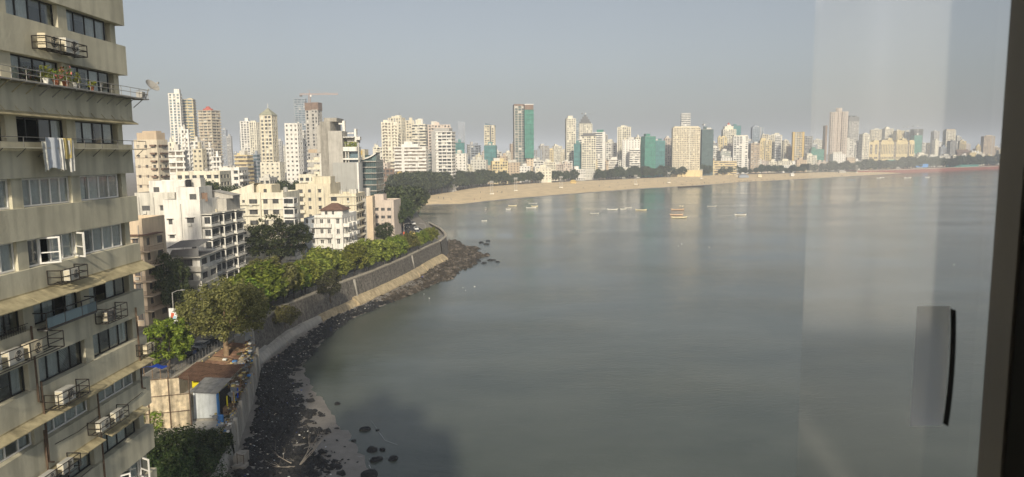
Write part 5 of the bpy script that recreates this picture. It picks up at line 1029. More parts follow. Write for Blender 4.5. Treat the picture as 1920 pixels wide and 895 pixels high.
for i in range(4): TR['almond',i] = make_tree(100+i, 6.2+.3*i, 2.7+.25*i, 2.5, 70, 62, .27, .72, .16, ('leaf_almond','leaf_bright','leaf_almond','leaf_rain')[i], up_=.9)
for i in range(4): TR['far',i] = make_tree(200+i, 15, 6.6, 5.6, 85, 22, .85, 1.7, .35, 'leaf_far', base=.2)
for i in range(2): TR['spread',i] = make_tree(300+i, 14, 7.6, 4.2, 240, 44, .30, 1.0, .4, 'leaf_dark', layered=True, up_=1.2)
TR['rain',0] = make_tree(400, 13.4, 6.4, 4.1, 330, 62, .20, .85, .42, 'leaf_rain', 'bark', base=.42, up_=.7)
TR['bright',0] = make_tree(401, 8.5, 3.4, 3.6, 130, 50, .26, .62, .17, 'leaf_bright', base=.22, up_=.9)
for i in range(2): TR['mid',i] = make_tree(402+i, 13, 6.0, 5.0, 170, 42, .36, 1.1, .35, 'leaf_dark', base=.2, up_=.7)
TR['dusty',0] = make_tree(405, 6.2, 2.6, 2.6, 90, 48, .18, .6, .14, 'leaf_dusty', base=.2); TR['wall',0] = make_tree(406, 4.6, 3.2, 2.0, 95, 46, .2, .6, .12, 'leaf_rain', base=.2)
TR['bush',0] = make_tree(407, 5.2, 5.2, 3.0, 230, 60, .17, .75, .12, 'leaf_bush', base=.1, up_=.8); TR['bush',1] = make_tree(408, 3.4, 2.8, 2.0, 90, 50, .17, .6, .1, 'leaf_bush', base=.1, up_=.8)
def tree(kind, v, loc, s, label, group=None, rz=None, name='tree', cat='tree'):
    t_, c_ = TR[kind, v]; r_ = thing(name, label, cat, loc, rnd.random()*6.28 if rz is None else rz, group); r_.scale = (s,s,s) if not hasattr(s,'__len__') else s
    link('trunk', t_, r_); link('crown', c_, r_); return r_
# row on the promenade
rp = resample(LEDGE[5:13], 400); po = offs(rp,-2.6); acc = 0; last = None; k = 0
for i, p in enumerate(po):
    if p[1] < 146: continue
    if last is None or math.dist(last, p) > 4.4+1.3*rnd.random():
        tree('almond', rnd.choice((0,0,1,2,2,3)), (p[0]+rnd.uniform(-1.0,.8), p[1], 7.0), rnd.uniform(1.15,1.75)*(1 if p[1] < 195 else .8 if p[1] < 225 else .62), 'small yellow green broad leaved tree in the row along the promenade', 'row of small trees along the promenade'); last = p; k += 1
for (x, y, s) in ((-55.5,147,1.25),(-57.5,139,1.2),(-56.0,155,1.15),(-54.0,131.5,1.1),(-53,163,1.1),(-53.2,141,1.3),(-53.4,152,1.35),(-52.8,136,1.15),(-58.5,150,1.25),(-55.5,160,1.2),(-50.5,166,1.25)): tree('almond', k % 4, (x,y,7.0), s, 'taller yellow green tree on the landward side of the promenade row', 'taller trees beside the promenade row'); k += 1
p = P(318,652,10.5); tree('bright', 0, (p.x,p.y,6.9), 1.0, 'bright yellow green tree beside the olive block', rz=1.0)
p = P(426,694,4.8); tree('rain', 0, (p.x,p.y,4.6), 1.12, 'large olive green spreading tree with a bare trunk rising from the hut roofs', rz=2.0)
p = P(532,490,17); tree('spread', 0, (-62,186,6.9), 1.18, 'dark spreading tree with layered crown before the cream block', rz=.6)
tree('dusty', 0, (P(620,548,9).x,P(620,548,9).y,6.9), 1.15, 'dusty grey green tree leaning over the sea wall', rz=0); tree('wall', 0, (-48.2,146,4.2), 1.0, 'bushy tree growing out of the sea wall face', rz=1)
p = D(322,535,141); tree('mid', 0, (p.x,141,6.9), (.62,.62,1.05), 'slim tree in front of the grey white annex', rz=1)
DT = 'dark tree of the grove at the bend of the road'
for (px_, py, ds, s) in ((708,400,300,.95),(728,385,325,1.1),(750,376,352,1.2),(770,382,372,1.15),(735,400,300,1.0),(720,440,262,.62),(785,390,405,1.05),(712,378,345,1.1),(755,395,330,1.0),(698,362,390,1.0),(735,366,395,1.1),(768,372,400,1.0)):
    p = D(px_, py, ds); tree('mid' if ds < 350 else 'far', rnd.randint(0,1), (p.x,ds,6.9), s*(1.0 if ds < 350 else .95), DT, 'grove at the bend of the road')
for (px_, yt, ds) in ((345,345,262),(362,342,266),(380,343,270),(395,346,268),(452,352,300),(465,356,296),(505,352,330),(520,345,345),(535,340,360),(550,342,362),(562,350,350),(575,350,320),(478,350,330),(436,350,310),(545,356,330)):
    p = D(px_, yt, ds); h_ = p.z-6.9; tree('mid', rnd.randint(0,1), (p.x,ds,6.9), (h_/13*.8,h_/13*.8,h_/13), 'dark tree crown showing between the houses of the slope', 'trees between the houses of the slope')
# trees behind the beach
for (x0, x1, y0_, y1_, st, rows_, tx) in ((742,908,328,323,13,3,'at the near end of the beach'),(912,965,322,322,15,2,'below the slim slanted tower'),(966,1012,324,326,15,2,'below the tallest central tower'),(1042,1084,322,322,14,2,'between the sea front houses'),(1118,1335,317,311,12,2,'below the wide cream slab'),(1350,1486,314,311,11,2,'left of the white gabled hall'),(1484,1606,311,304,11,2,'right of the white gabled hall'),(1604,1705,303,299,11,2,'below the large cream yellow block'),(1690,1872,297,292,12,2,'on the right hand shore')):
    for r_ in range(rows_):
        x = x0+r_*st*.45
        while x < x1:
            f = (x-x0)/(x1-x0); yt = y0_+(y1_-y0_)*f+rnd.uniform(-3,5)+r_*-1.0+(6 if r_ == 0 and rnd.random() < .4 else 0); ds = back(x)+6+r_*16+rnd.uniform(0,8); p = D(x, yt, ds); h_ = max(5, p.z-3.0)
            tree('far', rnd.randint(0,3), (p.x,ds,3.0), (h_/15*rnd.uniform(.8,1.05),h_/15*rnd.uniform(.8,1.05),h_/15), 'dark green tree in the belt '+tx, 'tree belt '+tx); x += st*rnd.uniform(.75,1.2)
def palm_meshes():
    q = random.Random(9); m = MB(); m.tube([(0,0,-.2),(.25,0,4),(.2,.1,9)], [.22,.17,.14], 6); tm = m.mesh('trunk', 'bark_dark', True); m = MB()
    for i in range(18):
        a = i*2.4+q.random()*.3; el = q.uniform(-.2,.9); L_ = q.uniform(2.6,3.4); pts = [Vector((.2,.1,9))+Vector((math.cos(a)*L_*t*math.cos(el*(1-t*.5)), math.sin(a)*L_*t*math.cos(el*(1-t*.5)), L_*(math.sin(el)*t-1.0*t*t))) for t in (0,.25,.5,.75,1)]
        sd = Vector((-math.sin(a),math.cos(a),0))
        for j in range(4):
            for s_ in (-1,1): w0 = .45*(1-.2*abs(j-1.5)); m.poly([pts[j],pts[j]+sd*s_*w0-Vector((0,0,.25)),pts[j+1]+sd*s_*w0*.8-Vector((0,0,.3)),pts[j+1]])
    return tm, m.mesh('fronds', 'leaf_dusty')
PT, PF = palm_meshes()
for (px_, s) in ((852,1.2),(860,1.0),(1434,1.1),(1446,1.0),(1458,1.1),(1466,.9),(1477,1.0),(1508,1.1),(1520,1.2),(1575,1.1),(1590,1.3),(1600,1.2),(1652,1.0),(1670,1.1)):
    ds = back(px_)+2; p = D(px_, 320, ds); t = thing('palm_tree', 'palm tree at the back of the beach', 'palm tree', (p.x,ds-2,3.0), rnd.random()*6, 'palms at the back of the beach'); t.scale = (s,s,s); link('trunk', PT, t); link('fronds', PF, t)

# ------------------------------------------------------------------ hut terrace below the road
m = MB(); m.prism([(-56,66),(-34.4,66),(-35.2,80),(-37.2,88.6),(-50.3,88.6)], -.5, 2.0); struct(m.build('lower_terrace_ground', 'earth'))
tr = [(-50.3,88),(-37.2,88),(-37.6,90),(-39.8,98.5),(-42.1,108),(-44.6,117),(-47.2,126),(-49.9,127),(-50.2,105)]
m = MB(); m.prism(tr, -.5, 4.4); struct(m.build('terrace_ground', 'concrete_pale'))
t = thing('terrace_wall', 'rough grey retaining wall and posts holding the hut terrace above black rubble', 'retaining wall', (-40,100,0)); te = resample([(-36.8,88),(-37.2,90),(-39.4,98.5),(-41.7,108),(-44.2,117),(-46.8,126)], 40); m = MB(); strip(m, offs(te,.0), 5.0, offs(te,.45), .4); strip(m, offs(te,-.4), 5.0, offs(te,0), 5.0); m.bw('wall_face', 'concrete', t)
m = MB(); strip(m, [(-34.6,70),(-35.2,80),(-36.9,88)], 3.0, [(-34.2,70),(-34.8,80),(-36.4,88)], .3); strip(m, [(-35.0,70),(-35.6,80),(-37.3,88)], 3.0, [(-34.6,70),(-35.2,80),(-36.9,88)], 3.0); m.bw('low_wall', 'concrete_pale', t)
for i in (3,9,16,22,29,36): m = MB(); p = te[i]; m.box(p[0]-.1,p[0]+.35,p[1]-.2,p[1]+.2,.4,5.0+rnd.uniform(.2,1.2)); m.bw('post', 'concrete_pale', t)
m = MB(); m.box(-35.2,-33.6,83.8,85.2,.3,1.7); m.box(-35.6,-34.2,85.25,87,.3,2.5); m.box(-33.55,-32.8,84,85.2,.2,1.1); m.bw('step_block', 'concrete', t)
for (a, c) in (((-34.8,84.6,1.7),(-34.8,84.6,3.1)),((-34.0,84.6,1.7),(-34.0,84.6,2.9)),((-34.8,84.6,2.9),(-34.0,84.6,2.8))): m = MB(); m.bar(a,c,.05); m.bw('pipe', 'rust_metal', t)
m = MB(); m.box(-48.6,-47.8,126.2,127.2,1,8.6); m.box(-49.0,-47.4,126,127.4,8.6,9.0); tag(m.build('gate_pillar','concrete_pale'), 'pale concrete pillar at the end of the hut terrace', 'pillar')
# parapet of the road above the huts
m = MB(); pa = [(-53,91),(-50.6,100),(-50.2,116),(-50.2,127)]; strip(m, offs(pa,.3), 7.7, offs(pa,.35), 4.0); strip(m, offs(pa,-.2), 7.7, offs(pa,.3), 7.7); strip(m, offs(pa,-.2), 6.8, offs(pa,-.2), 7.7); t = tag(m.build('parapet_wall','coping'), 'pale parapet strung with small lamps above the huts', 'wall')
pr2 = resample(pa, 16)
for p in pr2[1:-1]: m = MB(); m.cyl(p[0]+.42,p[1],7.45,7.6,.09,.09,8); m.build('lamp', 'sign_yellow', t)
# corrugated sheet screen
def sheet(parent, O, U, V, w_, h_, ma, name='sheet', wav=.05, n=8):
    O, U, V = Vector(O), Vector(U).normalized(), Vector(V).normalized(); N_ = U.cross(V); m = MB()
    r0 = [O+U*(w_*i/(n*2))+N_*(wav*(1 if i % 2 else -1)) for i in range(n*2+1)]; m.grid([r0,[p+V*h_ for p in r0]]); m.grid([[p-N_*.02+V*h_ for p in r0],[p-N_*.02 for p in r0]]); return m.bw(name, ma, parent)
t = thing('sheet_screen', 'tall screen of cream rusty corrugated sheets on a metal frame', 'fence', (-45,88,4.4))
a = Vector((-50.2,88.6,0)); c = Vector((-43.0,90.6,0)); U = (c-a).normalized(); Lf = (c-a).length
for i in range(6):
    for j in range(3):
        if j == 2 and i == 5: continue
        h_ = 2.3; sheet(t, (a.x+U.x*Lf*i/6, a.y+U.y*Lf*i/6-.05*j, 4.4+2.28*j-rnd.uniform(0,.1)), U, (0,0,1), Lf/6*1.03, h_, 'sheet_cream', wav=.05)
for i in range(4): m = MB(); p = a+U*(Lf*i/3); m.bar((p.x,p.y-.22,3),(p.x,p.y-.22,11.4),.07); m.bw('frame_post', 'rust_metal', t)
for z in (6.6,8.9,11.2): m = MB(); m.bar((a.x,a.y-.16,z),(c.x,c.y-.16,z),.05); m.bw('frame_rail', 'rust_metal', t)
m = MB(); q = random.Random(3)
for cx, n_ in ((-48.9,240),(-46.9,200)):
    for _ in range(n_): leaf_quads(m, Vector((cx+q.uniform(-.7,.7),88.5+q.uniform(-.2,.1)+(cx+49)*.28,4.0+3.0*q.random())), 1, .2, .2, q)
tag(m.build('climbing_plant', 'leaf_bright'), 'bright green climber at the foot of the corrugated screen', 'climber')
# white hut
t = thing('white_hut', 'white walled hut with blue corner and dark sheet roof beside the corrugated screen', 'hut', (-42,93,4.4))
m = MB(); m.v = [(-43.6,92.6,3.0),(-40.6,93.1,3.0),(-40.6,93.1,8.0),(-43.6,92.6,8.3)]; m.f = [(0,1,2,3)]; m.m = [0]; m.poly([(-43.6,92.6,3),(-43.6,92.6,8.3),(-44,97,8.5),(-44,97,3)]); m.bw('wall', 'hut_white', t)
m = MB(); m.box(-40.6,-40.45,92.95,93.5,3.4,7.9); m.bw('blue_wall', 'blue_paint', t); m = MB(); m.box(-40.62,-40.5,94.0,97.5,4.4,7.8); m.bw('dark_doorway', 'interior', t); m = MB(); m.box(-43.7,-40.55,92.4,92.9,2.2,4.6); m.bw('plinth', 'concrete', t)
for i in range(4): sheet(t, (-44.0+i*.95,92.2,8.45-.05*i), (1,0,0), (0,1,.08), 1.0, 5.2, 'sheet_grey' if i != 3 else 'concrete_pale', 'roof_sheet')
t = thing('yellow_hut', 'bright yellow hut wall under rusty brown roof sheets', 'hut', (-43,98,4.4)); m = MB(); m.box(-46.4,-43.2,98.5,103,4.4,8.0); m.bw('wall', 'bright_yellow', t); m = MB(); m.box(-44.4,-43.8,98.44,98.49,6.9,7.6); m.bw('window_hole', 'interior', t)
for i in range(6): sheet(t, (-48.6+i*1.25,96.9+.35*abs(i-3),8.5-.06*i), (1,0,0), (0,1,.05), 1.3, 7.2, 'sheet_rust', 'roof_sheet')
t = thing('long_hut_roof', 'long low hut with patched rusty roof sheets under the big tree', 'hut', (-45,112,4.4)); m = MB(); m.prism([(-49.2,104.5),(-43.2,104.5),(-46.6,120.5),(-49.2,121)],4.4,6.7); m.bw('wall', 'wood', t)
for i in range(8):
    for j in range(2): sheet(t, (-49.3+j*2.9-i*.05,104.2+i*2.1,7.5-.45*j+rnd.uniform(-.12,.12)), (0,1,rnd.uniform(-.03,.03)), (1,0,-.14), 2.2, 3.3-(.42*i if j else 0), rnd.choice(('sheet_rust','sheet_rust','sheet_rust','wood')), 'roof_sheet')
t = thing('lean_to_shelter', 'lean to of cream boards and grey tarpaulin at the terrace edge', 'shelter', (-40,98,4.4))
for i in range(4): sheet(t, (-43.0-i*.55,100.5+i*3.4,7.6-.1*i), (-.16,1,0), (1,0,-.12), 3.4, 1.7-.1*i, 'sheet_cream', 'roof_sheet', .02)
m = MB(); m.grid([[(-41.6+.4*i,96.0+.5*j+.2*math.sin(i),7.4-.16*i-.25*abs(math.sin(j*1.4+i))) for i in range(6)] for j in range(8)]); m.bw('tarpaulin', 'sheet_grey', t, True)
for (x, y) in ((-39.3,95.5),(-39.6,98.5),(-40.6,101.5)): m = MB(); m.bar((x,y,4.4),(x,y,7.4),.07); m.bw('post', 'wood', t)
m = MB(); m.box(-40.6,-39.8,94.5,96.5,4.42,5.4); m.bw('shelf', 'wood', t)
for i, (x, y, ma, lb_) in enumerate(((-40.1,95.0,'bright_yellow','yellow green cloth'),(-39.6,96.2,'cloth_yellow','mustard cloth'),(-39.9,98.3,'blue_tarp','deep blue cloth'),(-40.3,97.2,'cloth_white','white cloth'))):
    m = MB(); m.grid([[(x+.1*math.sin(j),y+.12*j,6.9-.5*k) for j in range(6)] for k in range(4)]); m.bw('hanging_cloth', ma, t, True)
m = MB(); m.tube([(0,0,0),(0,0,.05),(0,0,.9),(0,0,1.0),(0,0,1.02)], [.36,.4,.4,.37,.3], 14); b = m.build('barrel_body', 'blue_paint'); b.name = 'barrel'; b.location = (-39.6,91.6,4.4); tag(b, 'blue plastic barrel beside the white hut', 'barrel'); 
m = MB(); m.grid([[(-54.6+.55*i,100.5+.55*j,9.6-.12*abs(i-2)-.1*j+.1*math.sin(i*2+j)) for i in range(6)] for j in range(6)]); t = thing('blue_tarpaulin', 'bright blue tarpaulin shelter on poles beside the road', 'tarpaulin', (-53.2,102,6.9)); m.bw('sheet', 'blue_tarp', t, True)
for (x, y) in ((-54.4,100.7),(-52.0,100.7),(-54.4,103),(-52.0,103)): m = MB(); m.bar((x,y,6.9),(x,y,9.3),.05); m.bw('pole', 'wood', t)
m = MB(); m.box(-49.2,-47.4,121.5,124.0,4.4,8.6); m.box(-49.3,-47.3,121.4,124.1,8.6,8.7); tag(m.build('metal_kiosk','sheet_grey'), 'shiny grey metal kiosk at the end of the rusty roofs', 'kiosk')
tree('bush', 0, (-41.2,83.0,1.0), 1.12, 'large dark green bush in front of the corrugated screen', rz=0, name='bush', cat='bush'); tree('bush', 0, (-38.6,77.6,.6), .95, 'dense dark bush below the terrace wall at the steps', rz=4, name='bush', cat='bush'); tree('bush', 1, (-38.6,86.3,2.0), .95, 'small dark shrub beside the terrace steps', rz=0, name='bush', cat='bush'); tree('bush', 0, (-45.5,80.0,1.0), 1.0, 'dark green bush at the foot of the olive block', rz=2, name='bush', cat='bush')

q = random.Random(41); m = MB()
for _ in range(420):
    f = q.random(); k = min(int(f*39), 38); p = te[k]; x = p[0]-abs(q.gauss(0,1.1))-.1; y = p[1]+q.uniform(-.6,.6); z = 4.45+q.random()**2*1.2 if q.random() < .7 else 7.6+q.random()*.4-(p[1]-90)*.01
    if z > 7 and y < 96: z = 4.5
    s_ = .08+.28*q.random()**2; m.box(x-s_,x+s_*q.uniform(.3,1),y-s_*.5,y+s_,z-.05,z+s_*q.uniform(.2,.9), q.choice((0,0,1,1,2,3,4,5,6)))
stuff(m.build('terrace_clutter', ['sheet_grey','wood','cloth_white','blue_paint','sheet_rust','leaf_dusty','cloth_yellow']))
# ------------------------------------------------------------------ rubble, boulders, litter, dead tree, foam
def rock(m, c, s, q, mi=0):
    sx, sy, sz = s*q.uniform(.7,1.4), s*q.uniform(.7,1.4), s*q.uniform(.45,.9); an = q.random()*3.14; ca, sa = math.cos(an), math.sin(an); b0 = len(m.v)
    for (x, y, z) in ((1,0,0),(0,1,0),(-1,0,0),(0,-1,0),(.2,.1,1),(0,0,-.6),(.75,.75,.55),(-.7,.6,.5)):
        x = (x+q.uniform(-.25,.25))*sx; y = (y+q.uniform(-.25,.25))*sy; m.v.append((c[0]+x*ca-y*sa, c[1]+x*sa+y*ca, c[2]+(z+q.uniform(-.2,.2))*sz))
    for f in ((0,6,4),(6,1,4),(1,7,4),(7,2,4),(2,3,4),(3,0,4),(0,1,6),(1,2,7),(1,0,5),(2,1,5),(3,2,5),(0,3,5)): m.f.append(tuple(b0+i for i in f)); m.m.append(mi)
def shore(y_i, t):                         # y_i in 0..len(fa)-1
    i = min(int(y_i), len(fa)-2); f = y_i-i; a = [fa[i][k]*(1-f)+fa[i+1][k]*f for k in (0,1)]; e = [fe[i][k]*(1-f)+fe[i+1][k]*f for k in (0,1)]
    z = 1.15-1.15*min(t,1)**.8 if t <= 1 else -.35*(t-1)/.3; return a[0]+(e[0]-a[0])*t, a[1]+(e[1]-a[1])*t, z
q = random.Random(12); m = MB()
for _ in range(11500):
    yi = q.uniform(0, 92); lim = .62 if yi < 42 else .55 if yi < 60 else .98; lim += .14*math.sin(yi*.9)+.1*math.sin(yi*2.3)+(q.random()**5*.3)-.06
    t_ = lim*q.random()**.85; x, y, z = shore(yi, max(.01,t_)); rock(m, (x+q.uniform(-.2,.2),y+q.uniform(-.3,.3),z+.05), (.14+.55*q.random()**5)*(1.1 if yi < 60 else .9), q)
stuff(m.build('black_rubble', 'rock_black')); COL.objects['black_rubble']['label'] = 'band of black rubble below the huts and sea wall'
m = MB()
for _ in range(4200):
    yi = q.uniform(92, 152); t_ = q.random()**1.7*(1.12+.14*math.sin(yi*.55) if yi > 105 else .95); x, y, z = shore(yi, max(.01,t_)); rock(m, (x+q.uniform(-.5,.5),y+q.uniform(-.8,.8),max(-.1,z*.3)+.05), .28+1.0*q.random()**3.5, q, q.choice((0,0,0,1)))
stuff(m.build('brown_rubble', ['rock_brown','shingle']))
m = MB()
for _ in range(900):
    yi = q.uniform(2, 125); t_ = q.random()**1.2*(.9 if yi > 60 else .75); x, y, z = shore(yi, max(.01,t_)); s_ = .045+.12*q.random()**3; a_ = q.random()*3.14; h_ = z+.25+.35*q.random(); p = Vector((x,y,h_)); u = Vector((math.cos(a_),math.sin(a_),q.uniform(-.4,.4)))*s_; v = Vector((-math.sin(a_),math.cos(a_),q.uniform(-.2,.6)))*s_*.7
    m.poly([p-u-v,p+u-v,p+u+v,p-u+v], q.choices((0,1,2,3,4),(6,3,1,.6,.8))[0])
stuff(m.build('litter', ['cloth_white','litter','cloth_blue','blue_tarp','sheet_cream']))
def boulder_mesh(seed):
    q = random.Random(seed); bm = bmesh.new(); bmesh.ops.create_icosphere(bm, subdivisions=2, radius=1)
    for v in bm.verts: v.co *= 1+q.uniform(-.22,.22); v.co.z *= .62; v.co.x *= 1.2
    me = bpy.data.meshes.new('boulder'); bm.to_mesh(me); bm.free(); me.materials.append(M('rock_black')); return me
BM = [boulder_mesh(i) for i in range(5)]
for i, (px_, py, r_) in enumerate(((698,843,9),(717,843,6),(738,860,8),(705,862,9),(685,805,8),(630,878,11),(640,889,10),(692,890,13),(602,780,6),(632,757,5),(631,803,4),(616,825,4),(663,826,4),(620,852,5),(708,806,3),(612,888,9),(600,840,4),(646,838,3))):
    p = P(px_, py, .1); tag(link('boulder', BM[i % 5], None, (p.x,p.y,0), q.random()*6), 'black boulder on the wet sand and shallows near the dead branches', 'boulder', 'boulders near the dead branches').scale = (r_/F*p.y*1.15,)*3
for i, (px_, py, r_) in enumerate(((912,458,5),(895,489,6),(907,493,5),(921,488,6),(933,491,4),(838,520,4),(898,479,3),(915,452,4),(872,497,5),(885,470,5),(858,512,4),(902,455,5))):
    p = P(px_, py, .1); tag(link('boulder', BM[i % 5], None, (p.x,p.y,0), q.random()*6), 'dark boulder off the rocky point at the bend', 'boulder', 'boulders off the rocky point').scale = (r_/F*p.y*1.1,r_/F*p.y,r_/F*p.y*.7)
t = thing('dead_tree', 'bare pale branches of a fallen dead tree on the black rubble', 'dead tree', (P(560,872,.8).x,P(560,872,.8).y,.6))
q = random.Random(4)
def grow(p, d, L_, r_, lev):
    pts = [p]; rad = [r_]; 
    for k in range(4): d = (d+Vector((q.uniform(-.22,.22),q.uniform(-.22,.22),q.uniform(-.1,.16)))).normalized(); pts.append(pts[-1]+d*L_/4); rad.append(r_*(1-.2*(k+1)))
    m.tube([tuple(x) for x in pts], rad, 5)
    if lev: 
        for k in (2,3,4): grow(pts[k], (d+Vector((q.uniform(-.9,.9),q.uniform(-.9,.9),q.uniform(-.25,.7)))).normalized(), L_*q.uniform(.45,.7), rad[k]*.75, lev-1)
for d in ((-.9,.6,.25),(.1,1,.35),(.8,.5,.5),(-.4,-.6,.2),(.55,.9,.75)): m = MB(); grow(Vector((0,0,0)), Vector(d).normalized(), q.uniform(3.2,4.6), .10, 2); m.build('branch', 'dead_wood', t)
mat('foam', (.42,.44,.44), rough=.9, var=.1)
m = MB()
for pl in ([(650,815),(638,826),(632,838),(640,848),(655,854),(668,856),(680,856)],[(660,858),(652,866),(648,872)],[(668,857),(660,868)],[(697,790),(712,812),(722,826),(745,834)],[(693,860),(692,872),(695,878)]):
    w3 = [P(a, c, .035) for a, c in pl]; n_ = len(w3)
    for i in range(n_-1):
        a, c = w3[i], w3[i+1]; sd = Vector((-(c-a).y,(c-a).x,0)).normalized()*(.02+.05*abs(math.sin(i*2.1))); m.poly([a-sd,c-sd*.6,c+sd*.6,a+sd])
stuff(m.build('foam', 'foam'))

# ------------------------------------------------------------------ boats
def boat(px_, py, L_, hull, label, rz=0, canopy=None, mast=False, inner='boat_in', people=0, low=False):
    p = P(px_, py, 0); t = thing('boat', label, 'boat', (p.x,p.y,-.12), rz, 'boats moored in the bay'); m = MB(); rows = []; n = 12; W_ = L_*.15; H_ = .75 if not low else .5
    for i in range(n+1):
        f = i/n*2-1; x = f*L_/2; wd = W_*(1-abs(f)**2.6)+.02; sh = H_*(1+.75*abs(f)**3); kx = x*.88
        rows.append([(x,-wd*.86,sh-.06),(x,-wd,sh),(kx,-wd*.7,.25),(kx,0,-.1),(kx,wd*.7,.25),(x,wd,sh),(x,wd*.86,sh-.06)])
    m.grid(rows); m.build('hull', hull, t, True); m = MB(); m.grid([[(r_[0][0]*.97,r_[0][1],.32),(r_[0][0]*.97,-r_[0][1],.32)] for r_ in rows[1:-1]]); m.build('floor', inner, t)
    m = MB()
    for f in (-.5,-.15,.2,.5): wd = W_*(1-abs(f)**2.6); m.box(f*L_-.12,f*L_+.12,-wd*.6,wd*.6,.55,.62) if abs(f) < .45 else m.box(f*L_*.8-.12,f*L_*.8+.12,-wd*.6,wd*.6,.6,.67)
    m.build('thwarts', 'wood', t)
    if canopy: part(t, 'canopy', canopy, (-L_*.28,L_*.28,-W_*.8,W_*.8,1.9,2.0)); m = MB(); [m.bar((sx*L_*.27,sy*W_*.75,.3),(sx*L_*.27,sy*W_*.75,1.9),.05) for sx in (-1,1) for sy in (-1,1)]; m.build('canopy_posts', 'wood', t)
    if mast: m = MB(); m.bar((L_*.12,0,.3),(L_*.12,0,3.4),.06); m.bar((L_*.3,0,.3),(L_*.3,0,3.2),.05); m.build('mast', 'wood', t); m = MB(); m.poly([(L_*.12,0,3.4),(L_*.12+1.1,.1,3.2),(L_*.12+1.0,.1,2.6),(L_*.12,0,2.7)]); m.poly([(L_*.3,0,3.2),(L_*.3+1,.1,3.1),(L_*.3+.9,.1,2.5),(L_*.3,0,2.5)]); m.build('flag', 'boat_yellow', t)
    return t
boat(961,387,7,'boat_yellow','yellowish open boat, nearest the yellow one off the green tower'); boat(953,393.5,4,'boat_white','short white boat with a small cream canopy',.3,canopy='boat_yellow'); boat(911,394,4,'boat_white','tiny white boat lying end on',1.2,canopy='boat_white'); boat(996,391,8,'boat_white','slim white boat just in front of two small boats',.05); boat(1002.5,388,5.5,'boat_yellow','small tan boat between two slim white boats'); boat(999,382,8,'boat_white','low white boat closest to the beach',0,low=True)
boat(908,415,3.5,'boat_white','lone small white dinghy off the rocky point',.2,low=True); boat(1115,401,6.5,'boat_white','low white boat with a dark stern lying apart',.1,low=True,inner='boat_blue'); boat(1148.5,394,8,'boat_white','white boat with raised prow and stern',0); boat(1169,393.5,6,'boat_white','pale boat with dark engines beside the raised prow boat',.5,inner='rubber'); boat(1178,390,6,'boat_white','thin pale boat behind the boat with dark engines',.25,low=True); boat(1202,395,8.5,'boat_yellow','orange yellow open boat',0)
boat(1270.5,394,10,'boat_orange','largest boat with orange hull and yellow flags',0,mast=True); boat(1268.5,404,9,'boat_orange','pale orange boat rafted behind the yellow one',0); boat(1273.5,409,10.5,'boat_yellow','yellow and white boat, front one of the rafted pair',0,inner='boat_white'); boat(1334.5,387.5,7.5,'boat_white','thin white boat lying far out on its own',0,low=True); boat(1388.5,404.5,8,'boat_white','white boat with a dark canopy',0,canopy='boat_blue')
boat(1597,338,12,'boat_blue','dark boat near the end of the sand',0); boat(1648,334.5,7,'boat_white','white boat, left of two close together off the red wall',0); boat(1654,333.5,7,'boat_white','white boat, right of two close together off the red wall',0); boat(1702,334,11,'boat_white','longer white boat off the red wall',0); boat(1739,333,8,'boat_white','white boat farthest along the red wall',.1)
q = random.Random(6); bm_ = MB(); bm_.tube([(-.22,0,0),(-.1,0,.06),(.12,0,.07),(.2,0,.16),(.27,0,.16)], [.02,.09,.08,.06,.02], 6); gm = bm_.mesh('seabird','cloth_white',True)
for (px_, py) in ((868,540),(873,545),(890,538),(1195,430),(1278,458),(1272,462),(1330,464),(1030,500),(805,560),(795,552),(1789,497)): p = P(px_, py, 0); tag(link('seabird', gm, None, (p.x,p.y,0), q.random()*6), 'small white seabird floating on the bay', 'bird', 'seabirds on the water').scale = (1.1,)*3
m = MB(); m.poly([(-.5,0,.1),(0,.1,0),(0,-.1,0)]); m.poly([(.5,0,.1),(0,-.1,0),(0,.1,0)]); m.tube([(0,-.3,0),(0,0,0),(0,.3,0)], [.02,.07,.02], 5); p = D(692,186,300); o = link('flying_bird', m.mesh('flying_bird','rubber'), None, p, .4); o.scale = (1.5,)*3; tag(o, 'dark bird flying in the sky above the teal glass building', 'bird')

# ------------------------------------------------------------------ beach furniture and people
def person_mesh(seed):
    q = random.Random(seed); sw = q.uniform(.1,.28); V = [(0,0,.95),(0,0,1.2),(0,0,1.42),(0,.01,1.52),(0,.02,1.66),(.1,0,.9),(.11,sw*.5,.5),(.11,sw,.06),(.11,sw+.12,.03),(-.1,0,.9),(-.11,-sw*.3,.5),(-.11,-sw,.06),(-.11,-sw+.12,.03),(.2,0,1.4),(.27,-sw*.3,1.12),(.27,sw*.3,.86),(-.2,0,1.4),(-.27,sw*.3,1.12),(-.27,sw*.6,.88)]
    E_ = [(0,1),(1,2),(2,3),(3,4),(0,5),(5,6),(6,7),(7,8),(0,9),(9,10),(10,11),(11,12),(2,13),(13,14),(14,15),(2,16),(16,17),(17,18)]; Rr = [.15,.15,.15,.055,.105,.09,.065,.045,.035,.09,.065,.045,.035,.065,.045,.035,.065,.045,.035]
    me = bpy.data.meshes.new('p'); me.from_pydata(V, E_, []); o = bpy.data.objects.new('p', me); COL.objects.link(o); o.modifiers.new('s','SKIN'); sv = me.skin_vertices[0].data
    for i, r_ in enumerate(Rr): sv[i].radius = (r_, r_*.8)
    sv[0].use_root = True; dg = bpy.context.evaluated_depsgraph_get(); out = bpy.data.meshes.new_from_object(o.evaluated_get(dg)); bpy.data.objects.remove(o); out.name = 'person'; out.materials.clear(); return out
